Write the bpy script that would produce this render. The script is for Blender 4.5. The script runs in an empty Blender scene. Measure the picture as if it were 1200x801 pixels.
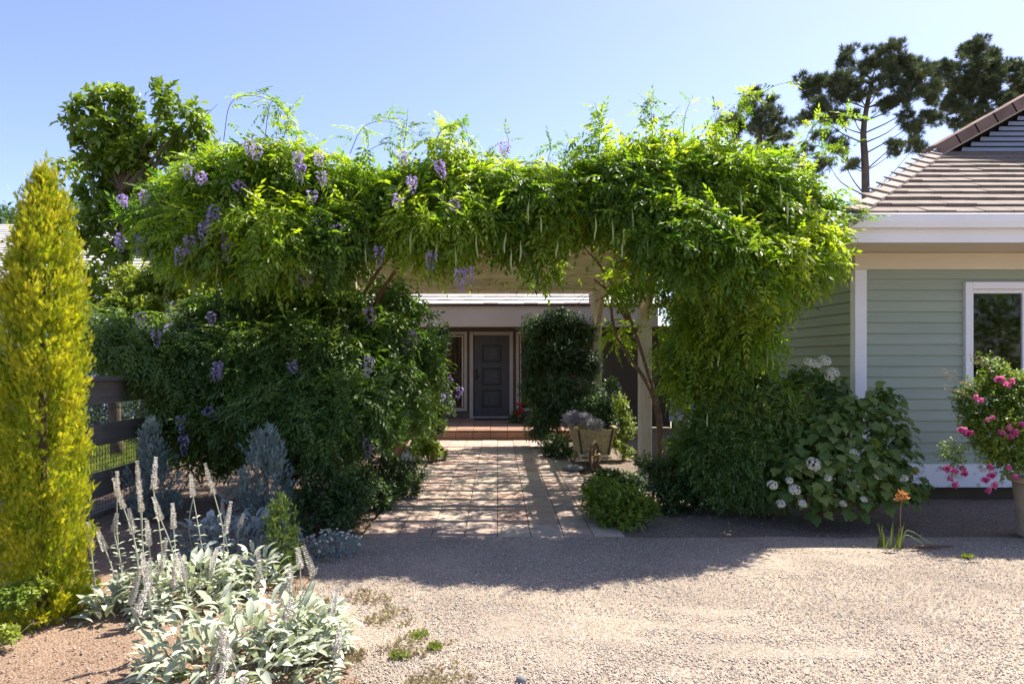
import bpy, math, random
import numpy as np
from mathutils import Vector, Matrix
rng = np.random.default_rng(11); random.seed(11)
C = bpy.context.scene.collection
sc = bpy.context.scene
R = math.radians
# ------------------------------------------------------------------ camera, sky, sun, exposure
EYE, F, VX, VY = 1.6, 800.0, 583.0, 421.0
cam = bpy.data.cameras.new('camera'); co = bpy.data.objects.new('camera', cam); C.objects.link(co)
co.location = (0, 0, EYE); co.rotation_euler = (R(90), 0, 0)
cam.lens = 24; cam.sensor_width = 36; cam.shift_x = 17/1200; cam.shift_y = 20.5/1200
cam.clip_end = 2000; cam.clip_start = 0.05
sc.camera = co
SUN = Vector((0.50, 0.40, 1.02)).normalized()
elev = math.asin(SUN.z); azi = math.atan2(SUN.x, SUN.y)
w = bpy.data.worlds.new('World'); sc.world = w; w.use_nodes = True
nt = w.node_tree; bg = nt.nodes['Background']
sky = nt.nodes.new('ShaderNodeTexSky'); sky.sky_type = 'NISHITA'; sky.sun_disc = False
sky.sun_elevation = elev; sky.sun_rotation = azi; sky.air_density = 0.78; sky.dust_density = 0.8; sky.ozone_density = 1.6
tint = nt.nodes.new('ShaderNodeMix'); tint.data_type = 'RGBA'; tint.blend_type = 'MULTIPLY'; tint.inputs['Factor'].default_value = 1; tint.inputs['B'].default_value = (.93, .84, .92, 1)   # camera white balance
nt.links.new(sky.outputs[0], tint.inputs['A']); nt.links.new(tint.outputs['Result'], bg.inputs[0]); bg.inputs[1].default_value = 0.112
sl = bpy.data.lights.new('sun', 'SUN'); so = bpy.data.objects.new('sun', sl); C.objects.link(so)
sl.energy = 4.05; sl.angle = R(0.53); sl.color = (1.0, 0.935, 0.80)
so.rotation_euler = SUN.to_track_quat('Z', 'Y').to_euler(); so.location = (8, 6, 16)
sc.view_settings.view_transform = 'Standard'; sc.view_settings.look = 'None'
sc.view_settings.exposure = 1.52; sc.view_settings.gamma = 1
sc.cycles.max_bounces = 8; sc.cycles.diffuse_bounces = 4; sc.cycles.transmission_bounces = 5; sc.cycles.transparent_max_bounces = 6

def at(px, py, d):
    return Vector(((px-VX)/F*d, d, EYE+(VY-py)/F*d))
# ------------------------------------------------------------------ materials
def lin(c):
    return tuple((x/255/12.92 if x/255 <= .04045 else ((x/255+.055)/1.055)**2.4) for x in c)
def nodes(name):
    m = bpy.data.materials.new(name); m.use_nodes = True
    t = m.node_tree; return m, t, t.nodes['Principled BSDF'], t.nodes['Material Output']
def mat(name, a, b=None, scale=6, rough=.7, spec=.3, bump=0, bscale=40, stretch=(1,1,1), metal=0, objrand=0.0, detail=6, dirt=None):
    m, t, p, o = nodes(name); N = t.nodes; L = t.links
    p.inputs['Roughness'].default_value = rough; p.inputs['Specular IOR Level'].default_value = spec; p.inputs['Metallic'].default_value = metal
    g = N.new('ShaderNodeNewGeometry'); mp = N.new('ShaderNodeMapping'); mp.inputs['Scale'].default_value = stretch
    L.new(g.outputs['Position'], mp.inputs[0])
    nz = N.new('ShaderNodeTexNoise'); nz.inputs['Scale'].default_value = scale; nz.inputs['Detail'].default_value = detail
    L.new(mp.outputs[0], nz.inputs['Vector'])
    b = b or tuple(x*.8 for x in a)
    cr = N.new('ShaderNodeValToRGB'); cr.color_ramp.elements[0].position = .32; cr.color_ramp.elements[1].position = .68
    cr.color_ramp.elements[0].color = (*a, 1); cr.color_ramp.elements[1].color = (*b, 1)
    L.new(nz.outputs['Fac'], cr.inputs[0]); last = cr.outputs[0]
    if objrand:
        oi = N.new('ShaderNodeObjectInfo'); mr = N.new('ShaderNodeMapRange'); mr.inputs[3].default_value = 1-objrand; mr.inputs[4].default_value = 1+objrand
        L.new(oi.outputs['Random'], mr.inputs[0]); mx = N.new('ShaderNodeVectorMath'); mx.operation = 'SCALE'
        L.new(last, mx.inputs[0]); L.new(mr.outputs[0], mx.inputs['Scale']); last = mx.outputs[0]
    if dirt:
        n2 = N.new('ShaderNodeTexNoise'); n2.inputs['Scale'].default_value = dirt[1]; n2.inputs['Detail'].default_value = 8; L.new(mp.outputs[0], n2.inputs['Vector'])
        c2 = N.new('ShaderNodeValToRGB'); c2.color_ramp.elements[0].position = .55; c2.color_ramp.elements[1].position = .72; L.new(n2.outputs['Fac'], c2.inputs[0])
        mm = N.new('ShaderNodeMix'); mm.data_type = 'RGBA'; L.new(c2.outputs[0], mm.inputs['Factor']); L.new(last, mm.inputs['A']); mm.inputs['B'].default_value = (*dirt[0], 1); last = mm.outputs['Result']
    L.new(last, p.inputs['Base Color'])
    if bump:
        n3 = N.new('ShaderNodeTexNoise'); n3.inputs['Scale'].default_value = bscale; n3.inputs['Detail'].default_value = 8; L.new(mp.outputs[0], n3.inputs['Vector'])
        bp = N.new('ShaderNodeBump'); bp.inputs['Strength'].default_value = bump; bp.inputs['Distance'].default_value = .02
        L.new(n3.outputs['Fac'], bp.inputs['Height']); L.new(bp.outputs[0], p.inputs['Normal'])
    return m
def leafmat(name, stops, trans, tmix=.4, rough=.5, spec=.35):
    """stops: leaf colours picked by the per-leaf attribute; trans: colour of light passing through"""
    m, t, p, o = nodes(name); N = t.nodes; L = t.links
    at_ = N.new('ShaderNodeAttribute'); at_.attribute_name = 'tone'
    cr = N.new('ShaderNodeValToRGB'); e = cr.color_ramp.elements
    for i, s in enumerate(stops):
        q = i/(len(stops)-1)
        if i < 1: el = e[0]
        elif i == len(stops)-1: el = e[-1]
        else: el = e.new(q)
        el.position = q; el.color = (*s, 1)
    L.new(at_.outputs['Fac'], cr.inputs[0]); L.new(cr.outputs[0], p.inputs['Base Color'])
    p.inputs['Roughness'].default_value = rough; p.inputs['Specular IOR Level'].default_value = spec
    tr = N.new('ShaderNodeBsdfTranslucent'); mu = N.new('ShaderNodeMix'); mu.data_type = 'RGBA'; mu.blend_type = 'MULTIPLY'; mu.inputs['Factor'].default_value = 1
    L.new(cr.outputs[0], mu.inputs['A']); mu.inputs['B'].default_value = (*trans, 1); L.new(mu.outputs['Result'], tr.inputs[0])
    ms = N.new('ShaderNodeMixShader'); ms.inputs[0].default_value = tmix
    L.new(p.outputs[0], ms.inputs[1]); L.new(tr.outputs[0], ms.inputs[2]); L.new(ms.outputs[0], o.inputs[0])
    return m
def stonemat(name, cols, scale, bump, rough=.9, tint=None, dist=.012):
    m, t, p, o = nodes(name); N = t.nodes; L = t.links
    g = N.new('ShaderNodeNewGeometry'); v = N.new('ShaderNodeTexVoronoi'); v.inputs['Scale'].default_value = scale
    L.new(g.outputs['Position'], v.inputs['Vector'])
    sp = N.new('ShaderNodeSeparateColor'); L.new(v.outputs['Color'], sp.inputs[0])
    cr = N.new('ShaderNodeValToRGB'); e = cr.color_ramp.elements
    for i, s in enumerate(cols):
        q = i/(len(cols)-1); el = e[0] if i == 0 else (e[-1] if i == len(cols)-1 else e.new(q)); el.position = q; el.color = (*s, 1)
    L.new(sp.outputs[0], cr.inputs[0]); last = cr.outputs[0]
    nz = N.new('ShaderNodeTexNoise'); nz.inputs['Scale'].default_value = 1.3; nz.inputs['Detail'].default_value = 7; L.new(g.outputs['Position'], nz.inputs['Vector'])
    c2 = N.new('ShaderNodeValToRGB'); c2.color_ramp.elements[0].position = .35; c2.color_ramp.elements[1].position = .7
    tint = tint or ((.8, .8, .8), (1.1, 1.08, 1.05)); c2.color_ramp.elements[0].color = (*tint[0], 1); c2.color_ramp.elements[1].color = (*tint[1], 1)
    L.new(nz.outputs['Fac'], c2.inputs[0])
    mu = N.new('ShaderNodeMix'); mu.data_type = 'RGBA'; mu.blend_type = 'MULTIPLY'; mu.inputs['Factor'].default_value = 1
    L.new(last, mu.inputs['A']); L.new(c2.outputs[0], mu.inputs['B']); L.new(mu.outputs['Result'], p.inputs['Base Color'])
    n3 = N.new('ShaderNodeTexNoise'); n3.inputs['Scale'].default_value = scale*.6; n3.inputs['Detail'].default_value = 6; L.new(g.outputs['Position'], n3.inputs['Vector'])
    ma = N.new('ShaderNodeMath'); ma.operation = 'SUBTRACT'; L.new(n3.outputs['Fac'], ma.inputs[0]); L.new(v.outputs['Distance'], ma.inputs[1])
    bp = N.new('ShaderNodeBump'); bp.inputs['Strength'].default_value = bump; bp.inputs['Distance'].default_value = dist
    L.new(ma.outputs[0], bp.inputs['Height']); L.new(bp.outputs[0], p.inputs['Normal'])
    p.inputs['Roughness'].default_value = rough; p.inputs['Specular IOR Level'].default_value = .25
    return m
M = {}
M['gravel'] = stonemat('gravel', [(.17,.135,.11),(.34,.285,.24),(.45,.385,.325),(.28,.24,.21),(.58,.51,.44),(.40,.31,.25)], 120, .9, tint=((.84,.80,.76),(1.18,1.12,1.04)))
M['mulch'] = stonemat('mulch', [(.12,.09,.07),(.21,.165,.135),(.31,.25,.21),(.17,.13,.105)], 80, 1)
M['dirt'] = stonemat('dirt', [(.20,.13,.09),(.28,.195,.145),(.36,.27,.205),(.24,.16,.115)], 90, .8, tint=((.75,.72,.7),(1.1,1.05,1.0)))
M['soil'] = mat('soil', (.06,.045,.03), (.10,.08,.05), 2, .95, .1, .6, 30)
M['earth'] = mat('dry_earth', (.30,.25,.19), (.20,.19,.12), .4, .95, .1, .3, 20)
M['siding'] = mat('sage_siding', lin((156,166,148)), lin((149,160,143)), 1.2, .55, .3, .15, 60, (1,1,12), objrand=.035)
M['siding_dark'] = mat('taupe_siding', (.12,.10,.085), (.10,.085,.07), 2, .7, .2, .1, 50, objrand=.05)
M['white'] = mat('white_paint', (.80,.80,.82), (.76,.76,.78), 2, .5, .35, .08, 50)
M['skirt'] = mat('skirt_paint', (.76,.77,.80), (.70,.71,.73), 3, .55, .3, .1, 40, dirt=((.45,.38,.30), 11))
M['cream'] = mat('cream_paint', (.68,.60,.48), (.64,.56,.44), 1.5, .6, .3, .1, 40)
M['taupe'] = mat('taupe_paint', (.50,.43,.35), (.45,.39,.31), 1.5, .6, .3)
M['pergola'] = mat('pergola_wood', (.60,.48,.33), (.50,.39,.26), 3, .7, .2, .3, 30, (1,1,6), objrand=.08, dirt=((.28,.19,.12), 4))
M['post'] = mat('post_paint', (.60,.52,.40), (.54,.46,.35), 3, .65, .25, .2, 30, (5,5,1), dirt=((.42,.34,.25), 6))
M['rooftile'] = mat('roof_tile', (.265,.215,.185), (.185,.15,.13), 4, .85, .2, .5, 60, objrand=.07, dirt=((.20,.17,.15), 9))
M['ridgetile'] = mat('ridge_tile', (.17,.11,.09), (.22,.15,.125), 5, .85, .2, .5, 50, objrand=.15)
M['hiptile'] = mat('hip_tile', (.36,.29,.25), (.28,.22,.19), 5, .85, .2, .5, 50, objrand=.12)
M['louver'] = mat('louver_paint', (.30,.33,.40), (.26,.29,.36), 3, .6, .3)
M['sunlitroof'] = mat('sunlit_tile', (.55,.52,.48), (.46,.43,.40), 4, .8, .2, .3, 50, objrand=.05)  # roof tile again, strong sun put into its pale colour
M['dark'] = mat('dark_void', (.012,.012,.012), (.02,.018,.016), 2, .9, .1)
M['door'] = mat('door_paint', (.032,.036,.048), (.05,.054,.066), 3, .42, .5, .25, 30, (8,8,1))
M['doorpanel'] = mat('door_moulding', (.012,.013,.018), (.02,.02,.026), 4, .4, .5)
M['trim'] = mat('door_trim', (.40,.36,.34), (.34,.31,.29), 3, .6, .3)
M['curtain'] = mat('curtain', (.26,.14,.095), (.15,.09,.065), 3, .9, .1, 0, 1, (6,6,1))
M['brass'] = mat('dark_metal', (.03,.028,.025), (.05,.045,.04), 6, .35, .5, metal=.8)
M['fence'] = mat('fence_wood', (.27,.235,.215), (.19,.165,.15), 3, .8, .2, .35, 30, (1,.4,6), objrand=.12)
M['wire'] = mat('fence_wire', (.10,.10,.10), (.07,.07,.07), 3, .5, .5, metal=.7)
M['bark'] = mat('bark', (.16,.12,.09), (.09,.07,.05), 8, .9, .15, .8, 30)
M['barkpine'] = mat('pine_bark', (.15,.12,.10), (.09,.07,.06), 3, .9, .15, .8, 6)
M['vinewood'] = mat('vine_wood', (.20,.13,.09), (.13,.08,.055), 10, .9, .15, .7, 40)
M['cart'] = mat('cart_wood', (.44,.37,.20), (.34,.28,.15), 9, .8, .2, .5, 40, (3,3,1), dirt=((.16,.13,.07), 14))
M['iron'] = mat('rusty_iron', (.06,.04,.03), (.035,.03,.028), 12, .7, .4, .4, 60)
M['wheelwood'] = mat('wheel_wood', (.16,.11,.065), (.10,.07,.045), 12, .8, .2, .3)
M['terracotta'] = mat('terracotta', (.42,.22,.13), (.33,.18,.11), 6, .8, .2, .2, 40, dirt=((.45,.36,.28), 6))
M['urn'] = mat('urn_stone', (.42,.34,.25), (.33,.26,.19), 6, .85, .2, .3, 40, dirt=((.24,.19,.14), 5))
M['stone'] = mat('grey_stone', (.16,.16,.17), (.24,.23,.23), 10, .85, .2, .6, 25)
M['palestone'] = mat('pale_stone', (.62,.62,.63), (.5,.5,.5), 10, .85, .2, .5, 25)
M['riser'] = mat('step_tile', (.30,.18,.125), (.23,.14,.10), 4, .7, .25, .2, 30, objrand=.18)
def tilemat():
    m, t, p, o = nodes('paving_tile'); N = t.nodes; L = t.links
    oi = N.new('ShaderNodeObjectInfo'); cr = N.new('ShaderNodeValToRGB'); e = cr.color_ramp.elements
    cols = [(.43,.31,.255),(.34,.265,.245),(.48,.335,.265),(.38,.305,.275),(.51,.41,.335),(.38,.275,.245),(.44,.285,.22)]
    for i, s in enumerate(cols):
        q = i/(len(cols)-1); el = e[0] if i == 0 else (e[-1] if i == len(cols)-1 else e.new(q)); el.position = q; el.color = (*s, 1)
    L.new(oi.outputs['Random'], cr.inputs[0])
    g = N.new('ShaderNodeNewGeometry'); nz = N.new('ShaderNodeTexNoise'); nz.inputs['Scale'].default_value = 7; nz.inputs['Detail'].default_value = 9; L.new(g.outputs['Position'], nz.inputs['Vector'])
    c2 = N.new('ShaderNodeValToRGB'); c2.color_ramp.elements[0].position = .3; c2.color_ramp.elements[1].position = .72
    c2.color_ramp.elements[0].color = (.72,.72,.76,1); c2.color_ramp.elements[1].color = (1.18,1.12,1.05,1); L.new(nz.outputs['Fac'], c2.inputs[0])
    mu = N.new('ShaderNodeMix'); mu.data_type = 'RGBA'; mu.blend_type = 'MULTIPLY'; mu.inputs['Factor'].default_value = 1
    L.new(cr.outputs[0], mu.inputs['A']); L.new(c2.outputs[0], mu.inputs['B']); L.new(mu.outputs['Result'], p.inputs['Base Color'])
    n3 = N.new('ShaderNodeTexNoise'); n3.inputs['Scale'].default_value = 35; n3.inputs['Detail'].default_value = 8; L.new(g.outputs['Position'], n3.inputs['Vector'])
    bp = N.new('ShaderNodeBump'); bp.inputs['Strength'].default_value = .35; bp.inputs['Distance'].default_value = .01; L.new(n3.outputs['Fac'], bp.inputs['Height']); L.new(bp.outputs[0], p.inputs['Normal'])
    p.inputs['Roughness'].default_value = .72; return m
M['tile'] = tilemat()
def glassmat():
    m, t, p, o = nodes('window_glass'); p.inputs['Base Color'].default_value = (.75,.78,.78,1); p.inputs['Roughness'].default_value = .03
    p.inputs['IOR'].default_value = 1.5; p.inputs['Transmission Weight'].default_value = 1.0; return m
M['glass'] = glassmat()
# foliage
M['wis'] = leafmat('wisteria_leaf', [(.036,.078,.028),(.06,.125,.03),(.105,.185,.026),(.18,.265,.03),(.30,.36,.045)], (2.05,2.1,.5), .52, .45, .35)
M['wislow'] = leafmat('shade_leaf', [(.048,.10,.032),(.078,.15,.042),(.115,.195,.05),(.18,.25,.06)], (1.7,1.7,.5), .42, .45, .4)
M['magn'] = leafmat('broad_leaf', [(.07,.115,.022),(.105,.165,.028),(.15,.225,.034),(.23,.29,.05)], (1.8,1.8,.5), .42, .38, .5)
M['cyp'] = leafmat('golden_cypress', [(.12,.19,.02),(.24,.33,.025),(.44,.46,.035),(.64,.58,.06)], (1.3,1.25,.4), .45, .7, .15)
M['blue'] = leafmat('blue_juniper', [(.17,.23,.21),(.26,.33,.31),(.38,.46,.43)], (1.0,1.1,1.0), .25, .7, .2)
M['cone'] = leafmat('green_juniper', [(.09,.15,.04),(.15,.22,.06),(.25,.32,.10)], (1.3,1.3,.6), .3, .7, .2)
M['pine'] = leafmat('pine_needles', [(.055,.078,.045),(.085,.11,.058),(.13,.15,.075)], (1.2,1.3,.6), .2, .6, .3)
M['darkleaf'] = leafmat('dark_leaf', [(.032,.066,.02),(.052,.098,.028),(.08,.135,.036)], (1.5,1.6,.5), .35, .42, .45)
M['jas'] = leafmat('climber_leaf', [(.036,.065,.03),(.056,.098,.042),(.09,.14,.058)], (1.3,1.5,.6), .3, .5, .3)
M['bright'] = leafmat('bright_leaf', [(.06,.12,.02),(.10,.18,.025),(.17,.25,.035),(.26,.32,.05)], (1.6,1.5,.5), .4, .45, .4)
M['hyd'] = leafmat('hydrangea_leaf', [(.065,.12,.034),(.10,.17,.042),(.14,.215,.05),(.21,.25,.07)], (1.5,1.6,.5), .36, .5, .3)
M['sage'] = leafmat('silver_leaf', [(.33,.365,.27),(.44,.47,.37),(.57,.59,.50)], (.95,1.1,.6), .24, .85, .1)
M['shadesage'] = leafmat('shaded_silver_leaf', [(.24,.28,.29),(.32,.37,.37),(.42,.46,.45)], (.9,1.0,.9), .22, .85, .1)  # silver leaf again, blue shade put into its darker colour
M['spike'] = leafmat('woolly_spike', [(.46,.42,.42),(.60,.57,.53),(.74,.72,.66)], (.9,.9,.8), .2, .9, .1)
M['purple'] = leafmat('purple_petal', [(.34,.25,.50),(.46,.37,.62),(.66,.58,.78)], (1.0,.9,1.2), .35, .6, .2)
M['pink'] = leafmat('pink_petal', [(.58,.09,.27),(.72,.19,.40),(.80,.38,.55)], (1.1,.8,.9), .3, .6, .2)
M['red'] = leafmat('red_petal', [(.50,.03,.03),(.62,.06,.06),(.66,.12,.10)], (1,.7,.7), .3, .6, .2)
M['whitepetal'] = leafmat('white_petal', [(.55,.56,.42),(.72,.72,.62),(.82,.82,.78)], (1,1,.9), .3, .7, .2)
M['lav'] = leafmat('grey_lavender', [(.20,.18,.24),(.28,.26,.33),(.36,.36,.40)], (1,1,1), .25, .8, .1)
M['drypetal'] = leafmat('dried_bloom', [(.42,.18,.05),(.55,.26,.08),(.60,.36,.16)], (1.1,.9,.7), .3, .8, .1)
M['dry'] = leafmat('dry_herb', [(.26,.19,.12),(.34,.27,.16),(.36,.34,.16),(.32,.24,.22)], (1,1,.7), .25, .9, .1)
M['pod'] = mat('seed_pod', (.30,.36,.16), (.24,.31,.12), 9, .7, .2)
M['grass'] = leafmat('grass_blade', [(.12,.17,.04),(.18,.23,.06),(.27,.30,.09)], (1.4,1.4,.6), .4, .6, .2)
M['stemgreen'] = mat('green_stem', (.22,.25,.12), (.17,.20,.09), 9, .7, .2)
M['stemsilver'] = mat('silver_stem', (.42,.43,.34), (.36,.38,.30), 9, .85, .1)
M['stalkred'] = mat('red_brown_stem', (.26,.13,.07), (.20,.11,.06), 9, .7, .2)
M['mortar'] = mat('mortar', (.20,.155,.13), (.15,.12,.10), 20, .9, .1, .4, 80)
# ------------------------------------------------------------------ object helpers
def tag(o, label=None, cat=None, group=None, kind=None):
    if label: o['label'] = label
    if cat: o['category'] = cat
    if group: o['group'] = group
    if kind: o['kind'] = kind
    return o
def empty(name, loc, label=None, cat=None, group=None, kind=None, rz=0):
    o = bpy.data.objects.new(name, None); C.objects.link(o); o.location = loc; o.rotation_euler[2] = rz
    o.empty_display_size = .1
    return tag(o, label, cat, group, kind)
def link(name, me, parent=None, m=None):
    o = bpy.data.objects.new(name, me); C.objects.link(o)
    if m: me.materials.append(m) if not me.materials else None
    if parent:
        o.parent = parent                                     # geometry is written in world units: undo the parent's place
        o.matrix_parent_inverse = Matrix.LocRotScale(parent.location, parent.rotation_euler, parent.scale).inverted()
    return o
class MB:
    def __init__(s): s.v = []; s.f = []
    def add(s, vs, fs):
        k = len(s.v); s.v += [tuple(v) for v in vs]; s.f += [tuple(i+k for i in f) for f in fs]; return s
    def box(s, a, b, bev=0.0, M4=None):
        x0, y0, z0 = a; x1, y1, z1 = b
        if bev <= 0:
            vs = [(x0,y0,z0),(x1,y0,z0),(x1,y1,z0),(x0,y1,z0),(x0,y0,z1),(x1,y0,z1),(x1,y1,z1),(x0,y1,z1)]
            fs = [(0,3,2,1),(4,5,6,7),(0,1,5,4),(1,2,6,5),(2,3,7,6),(3,0,4,7)]
        else:
            e = min(bev, abs(x1-x0)*.45, abs(y1-y0)*.45, abs(z1-z0)*.45)
            vs = []; fs = []
            lo = (x0,y0,z0); hi = (x1,y1,z1); idx = {}
            for ix in (0,1):
                for iy in (0,1):
                    for iz in (0,1):
                        c = [(lo,hi)[q][k] for k, q in enumerate((ix,iy,iz))]; sg = [1 if q == 0 else -1 for q in (ix,iy,iz)]
                        for ax in range(3):
                            p = [c[k]+(sg[k]*e if k != ax else 0) for k in range(3)]; idx[(ix,iy,iz,ax)] = len(vs); vs.append(p)
            q = lambda a_,b_,c_,ax: idx[(a_,b_,c_,ax)]
            for sde in (0,1):
                fs.append(tuple(q(*t, 0) for t in ((sde,0,0),(sde,1,0),(sde,1,1),(sde,0,1))))
                fs.append(tuple(q(*t, 1) for t in ((0,sde,0),(1,sde,0),(1,sde,1),(0,sde,1))))
                fs.append(tuple(q(*t, 2) for t in ((0,0,sde),(1,0,sde),(1,1,sde),(0,1,sde))))
            for a_ in (0,1):
                for b_ in (0,1):
                    fs.append((q(a_,b_,0,0),q(a_,b_,1,0),q(a_,b_,1,1),q(a_,b_,0,1)))
                    fs.append((q(a_,0,b_,0),q(a_,1,b_,0),q(a_,1,b_,2),q(a_,0,b_,2)))
                    fs.append((q(0,a_,b_,1),q(1,a_,b_,1),q(1,a_,b_,2),q(0,a_,b_,2)))
                    for c_ in (0,1): fs.append((q(a_,b_,c_,0),q(a_,b_,c_,1),q(a_,b_,c_,2)))
        if M4 is not None: vs = [tuple(M4 @ Vector(v)) for v in vs]
        return s.add(vs, fs)
    def tube(s, pts, rad, n=7, cap=True):
        pts = [Vector(p) for p in pts]; m = len(pts)
        if not hasattr(rad, '__len__'): rad = [rad]*m
        vs = []; fs = []; u = None
        for i, p in enumerate(pts):
            d = (pts[min(i+1, m-1)]-pts[max(i-1, 0)]).normalized()
            if u is None: u = d.orthogonal().normalized()
            else:
                u = (u-d*u.dot(d)); u = u.normalized() if u.length > 1e-6 else d.orthogonal().normalized()
            v = d.cross(u)
            for k in range(n):
                a = 2*math.pi*k/n; vs.append(p+(u*math.cos(a)+v*math.sin(a))*rad[i])
        for i in range(m-1):
            for k in range(n): fs.append((i*n+k, i*n+(k+1) % n, (i+1)*n+(k+1) % n, (i+1)*n+k))
        if cap: fs.append(tuple(range(n))[::-1]); fs.append(tuple((m-1)*n+k for k in range(n)))
        return s.add(vs, fs)
    def lathe(s, prof, c=(0,0,0), n=24, M4=None):
        vs = []; fs = []; m = len(prof)
        for r, z in prof:
            for k in range(n):
                a = 2*math.pi*k/n; vs.append(Vector((c[0]+r*math.cos(a), c[1]+r*math.sin(a), c[2]+z)))
        for i in range(m-1):
            for k in range(n): fs.append((i*n+k, i*n+(k+1) % n, (i+1)*n+(k+1) % n, (i+1)*n+k))
        fs.append(tuple(range(n))[::-1]); fs.append(tuple((m-1)*n+k for k in range(n)))
        if M4 is not None: vs = [M4 @ v for v in vs]
        return s.add(vs, fs)
    def mesh(s, name, m, smooth=False):
        me = bpy.data.meshes.new(name); me.from_pydata(s.v, [], s.f)
        if m: me.materials.append(m)
        if smooth: me.shade_smooth()
        me.update(); return me
    def build(s, name, m, parent=None, smooth=False, label=None, cat=None, group=None, kind=None):
        o = link(name, s.mesh(name, m, smooth), parent); return tag(o, label, cat, group, kind)
# ---- leaf templates: (verts Nx3, tris Mx3); length along +Y, face up +Z
def T_leaf(l, w, fold=.25, wide=.42, curl=0.0):
    z = -fold*w*.5
    v = [(0,0,0),(-w/2,l*wide,-z),(0,l*wide,0),(w/2,l*wide,-z),(0,l,-curl*l)]
    return np.array(v), np.array([(0,2,1),(0,3,2),(1,2,4),(2,3,4)])
def T_rhomb(l, w, fold=.2):
    return np.array([(0,0,0),(-w/2,l*.42,fold*w),(0,l,0),(w/2,l*.42,fold*w)]), np.array([(0,2,1),(0,3,2)])
def xf(T, Mx):
    v, f = T; A = np.array(Mx); return v@A[:3,:3].T+A[:3,3], f
def join(Ts):
    vs = []; fs = []; k = 0
    for v, f in Ts: vs.append(v); fs.append(f+k); k += len(v)
    return np.concatenate(vs), np.concatenate(fs)
def T_pinnate(l=.24, pairs=5, ll=.065, lw=.024, droop=.35, seed=0):
    r = random.Random(seed); Ts = []
    base = T_rhomb(ll, lw)
    def pt(t): return Vector((0, l*t, -droop*l*t*t))
    for i in range(pairs):
        t = .2+.75*i/pairs
        for sd in (-1, 1):
            a = sd*R(62-20*i/pairs+r.uniform(-10, 10)); s = (1-.25*abs(i-pairs*.45)/pairs)*r.uniform(.85, 1.1)
            mtx = Matrix.Translation(pt(t)) @ Matrix.Rotation(-a, 4, 'Z') @ Matrix.Rotation(R(-droop*75*t-12+r.uniform(-12, 12)), 4, 'X') @ Matrix.Rotation(r.uniform(-.4, .4), 4, 'Y') @ Matrix.Scale(s, 4)
            Ts.append(xf(base, mtx))
    Ts.append(xf(base, Matrix.Translation(pt(.97)) @ Matrix.Rotation(R(-55*droop*1.5), 4, 'X')))
    return join(Ts)
def T_cluster(n, l, w, spread=1.0, seed=0, rad=0.0):
    r = random.Random(seed); Ts = []; b = T_rhomb(l, w)
    for i in range(n):
        a = r.uniform(0, 2*math.pi); e = r.uniform(.1, 1.0)*spread
        mtx = Matrix.Rotation(a, 4, 'Y') @ Matrix.Translation((0, r.uniform(0, rad), 0)) @ Matrix.Rotation(e, 4, 'X') @ Matrix.Rotation(r.uniform(-1, 1), 4, 'Y') @ Matrix.Scale(r.uniform(.7, 1.15), 4)
        Ts.append(xf(b, mtx))
    return join(Ts)
def T_spray(l=.10, n=9, w=.012, ang=32, seed=0):
    """flat conifer spray: short scale-leaved twigs off an axis"""
    r = random.Random(seed); Ts = [T_rhomb(l, w, .1)]; b = T_rhomb(l*.42, w, .1)
    for i in range(n):
        sd = 1 if i % 2 else -1; t = .1+.8*i/n
        Ts.append(xf(b, Matrix.Translation((0, l*t, 0)) @ Matrix.Rotation(-sd*R(ang+r.uniform(-8, 8)), 4, 'Z') @ Matrix.Rotation(r.uniform(-.35, .35), 4, 'X') @ Matrix.Scale(1.15-.5*t, 4)))
    return join(Ts)
def T_oak(l=.16, seed=0):
    r = random.Random(seed)
    out = [(0,0),(-.10,.05),(-.34,.10),(-.28,.24),(-.50,.40),(-.34,.48),(-.40,.68),(-.20,.68),(-.14,.86),(0,1.0),(.14,.86),(.20,.68),(.40,.68),(.34,.48),(.50,.40),(.28,.24),(.34,.10),(.10,.05)]
    v = [(0, .42*l, .0)]+[(x*l*r.uniform(.92, 1.08), y*l, (abs(x)*.30-.22*y*y)*l) for x, y in out]
    n = len(out); f = [(0, 1+(i+1) % n, 1+i) for i in range(n)]
    return np.array(v), np.array(f)
def T_wool(l=.14, w=.042, arch=.5, seed=0):
    v = []; f = []; k = 5
    for i in range(k+1):
        t = i/k; ww = w*(.30+1.15*min(1,2.6*(1-t))*math.sin(min(1,t*1.7)*1.57)*.55) if 0 < i < k else w*(.22 if i == 0 else .05)
        y = l*math.sin(t*arch)/max(arch, .01)*1.0; z = -l*(1-math.cos(t*arch))/max(arch, .01)
        v += [(-ww/2, y, z+ww*.22), (0, y, z), (ww/2, y, z+ww*.22)]
    for i in range(k):
        a = i*3; f += [(a,a+1,a+4),(a,a+4,a+3),(a+1,a+2,a+5),(a+1,a+5,a+4)]
    return np.array(v), np.array(f)
def unit(a): return a/np.maximum(np.linalg.norm(a, axis=1, keepdims=True), 1e-9)
def frames(d, n):
    Y = unit(d); Z = unit(n-(n*Y).sum(1, keepdims=True)*Y+1e-6); X = np.cross(Y, Z)
    return np.stack([X, Y, Z], axis=2)
def fast_mesh(name, V, Fc, tone, m):
    me = bpy.data.meshes.new(name); nv = len(V); nf = len(Fc)
    me.vertices.add(nv); me.vertices.foreach_set('co', V.astype(np.float32).ravel())
    me.loops.add(nf*3); me.loops.foreach_set('vertex_index', Fc.astype(np.int32).ravel())
    me.polygons.add(nf); me.polygons.foreach_set('loop_start', np.arange(0, nf*3, 3, dtype=np.int32))
    me.update(calc_edges=True)
    if tone is not None:
        a = me.attributes.new('tone', 'FLOAT', 'POINT'); a.data.foreach_set('value', tone.astype(np.float32))
    me.materials.append(m); return me
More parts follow.
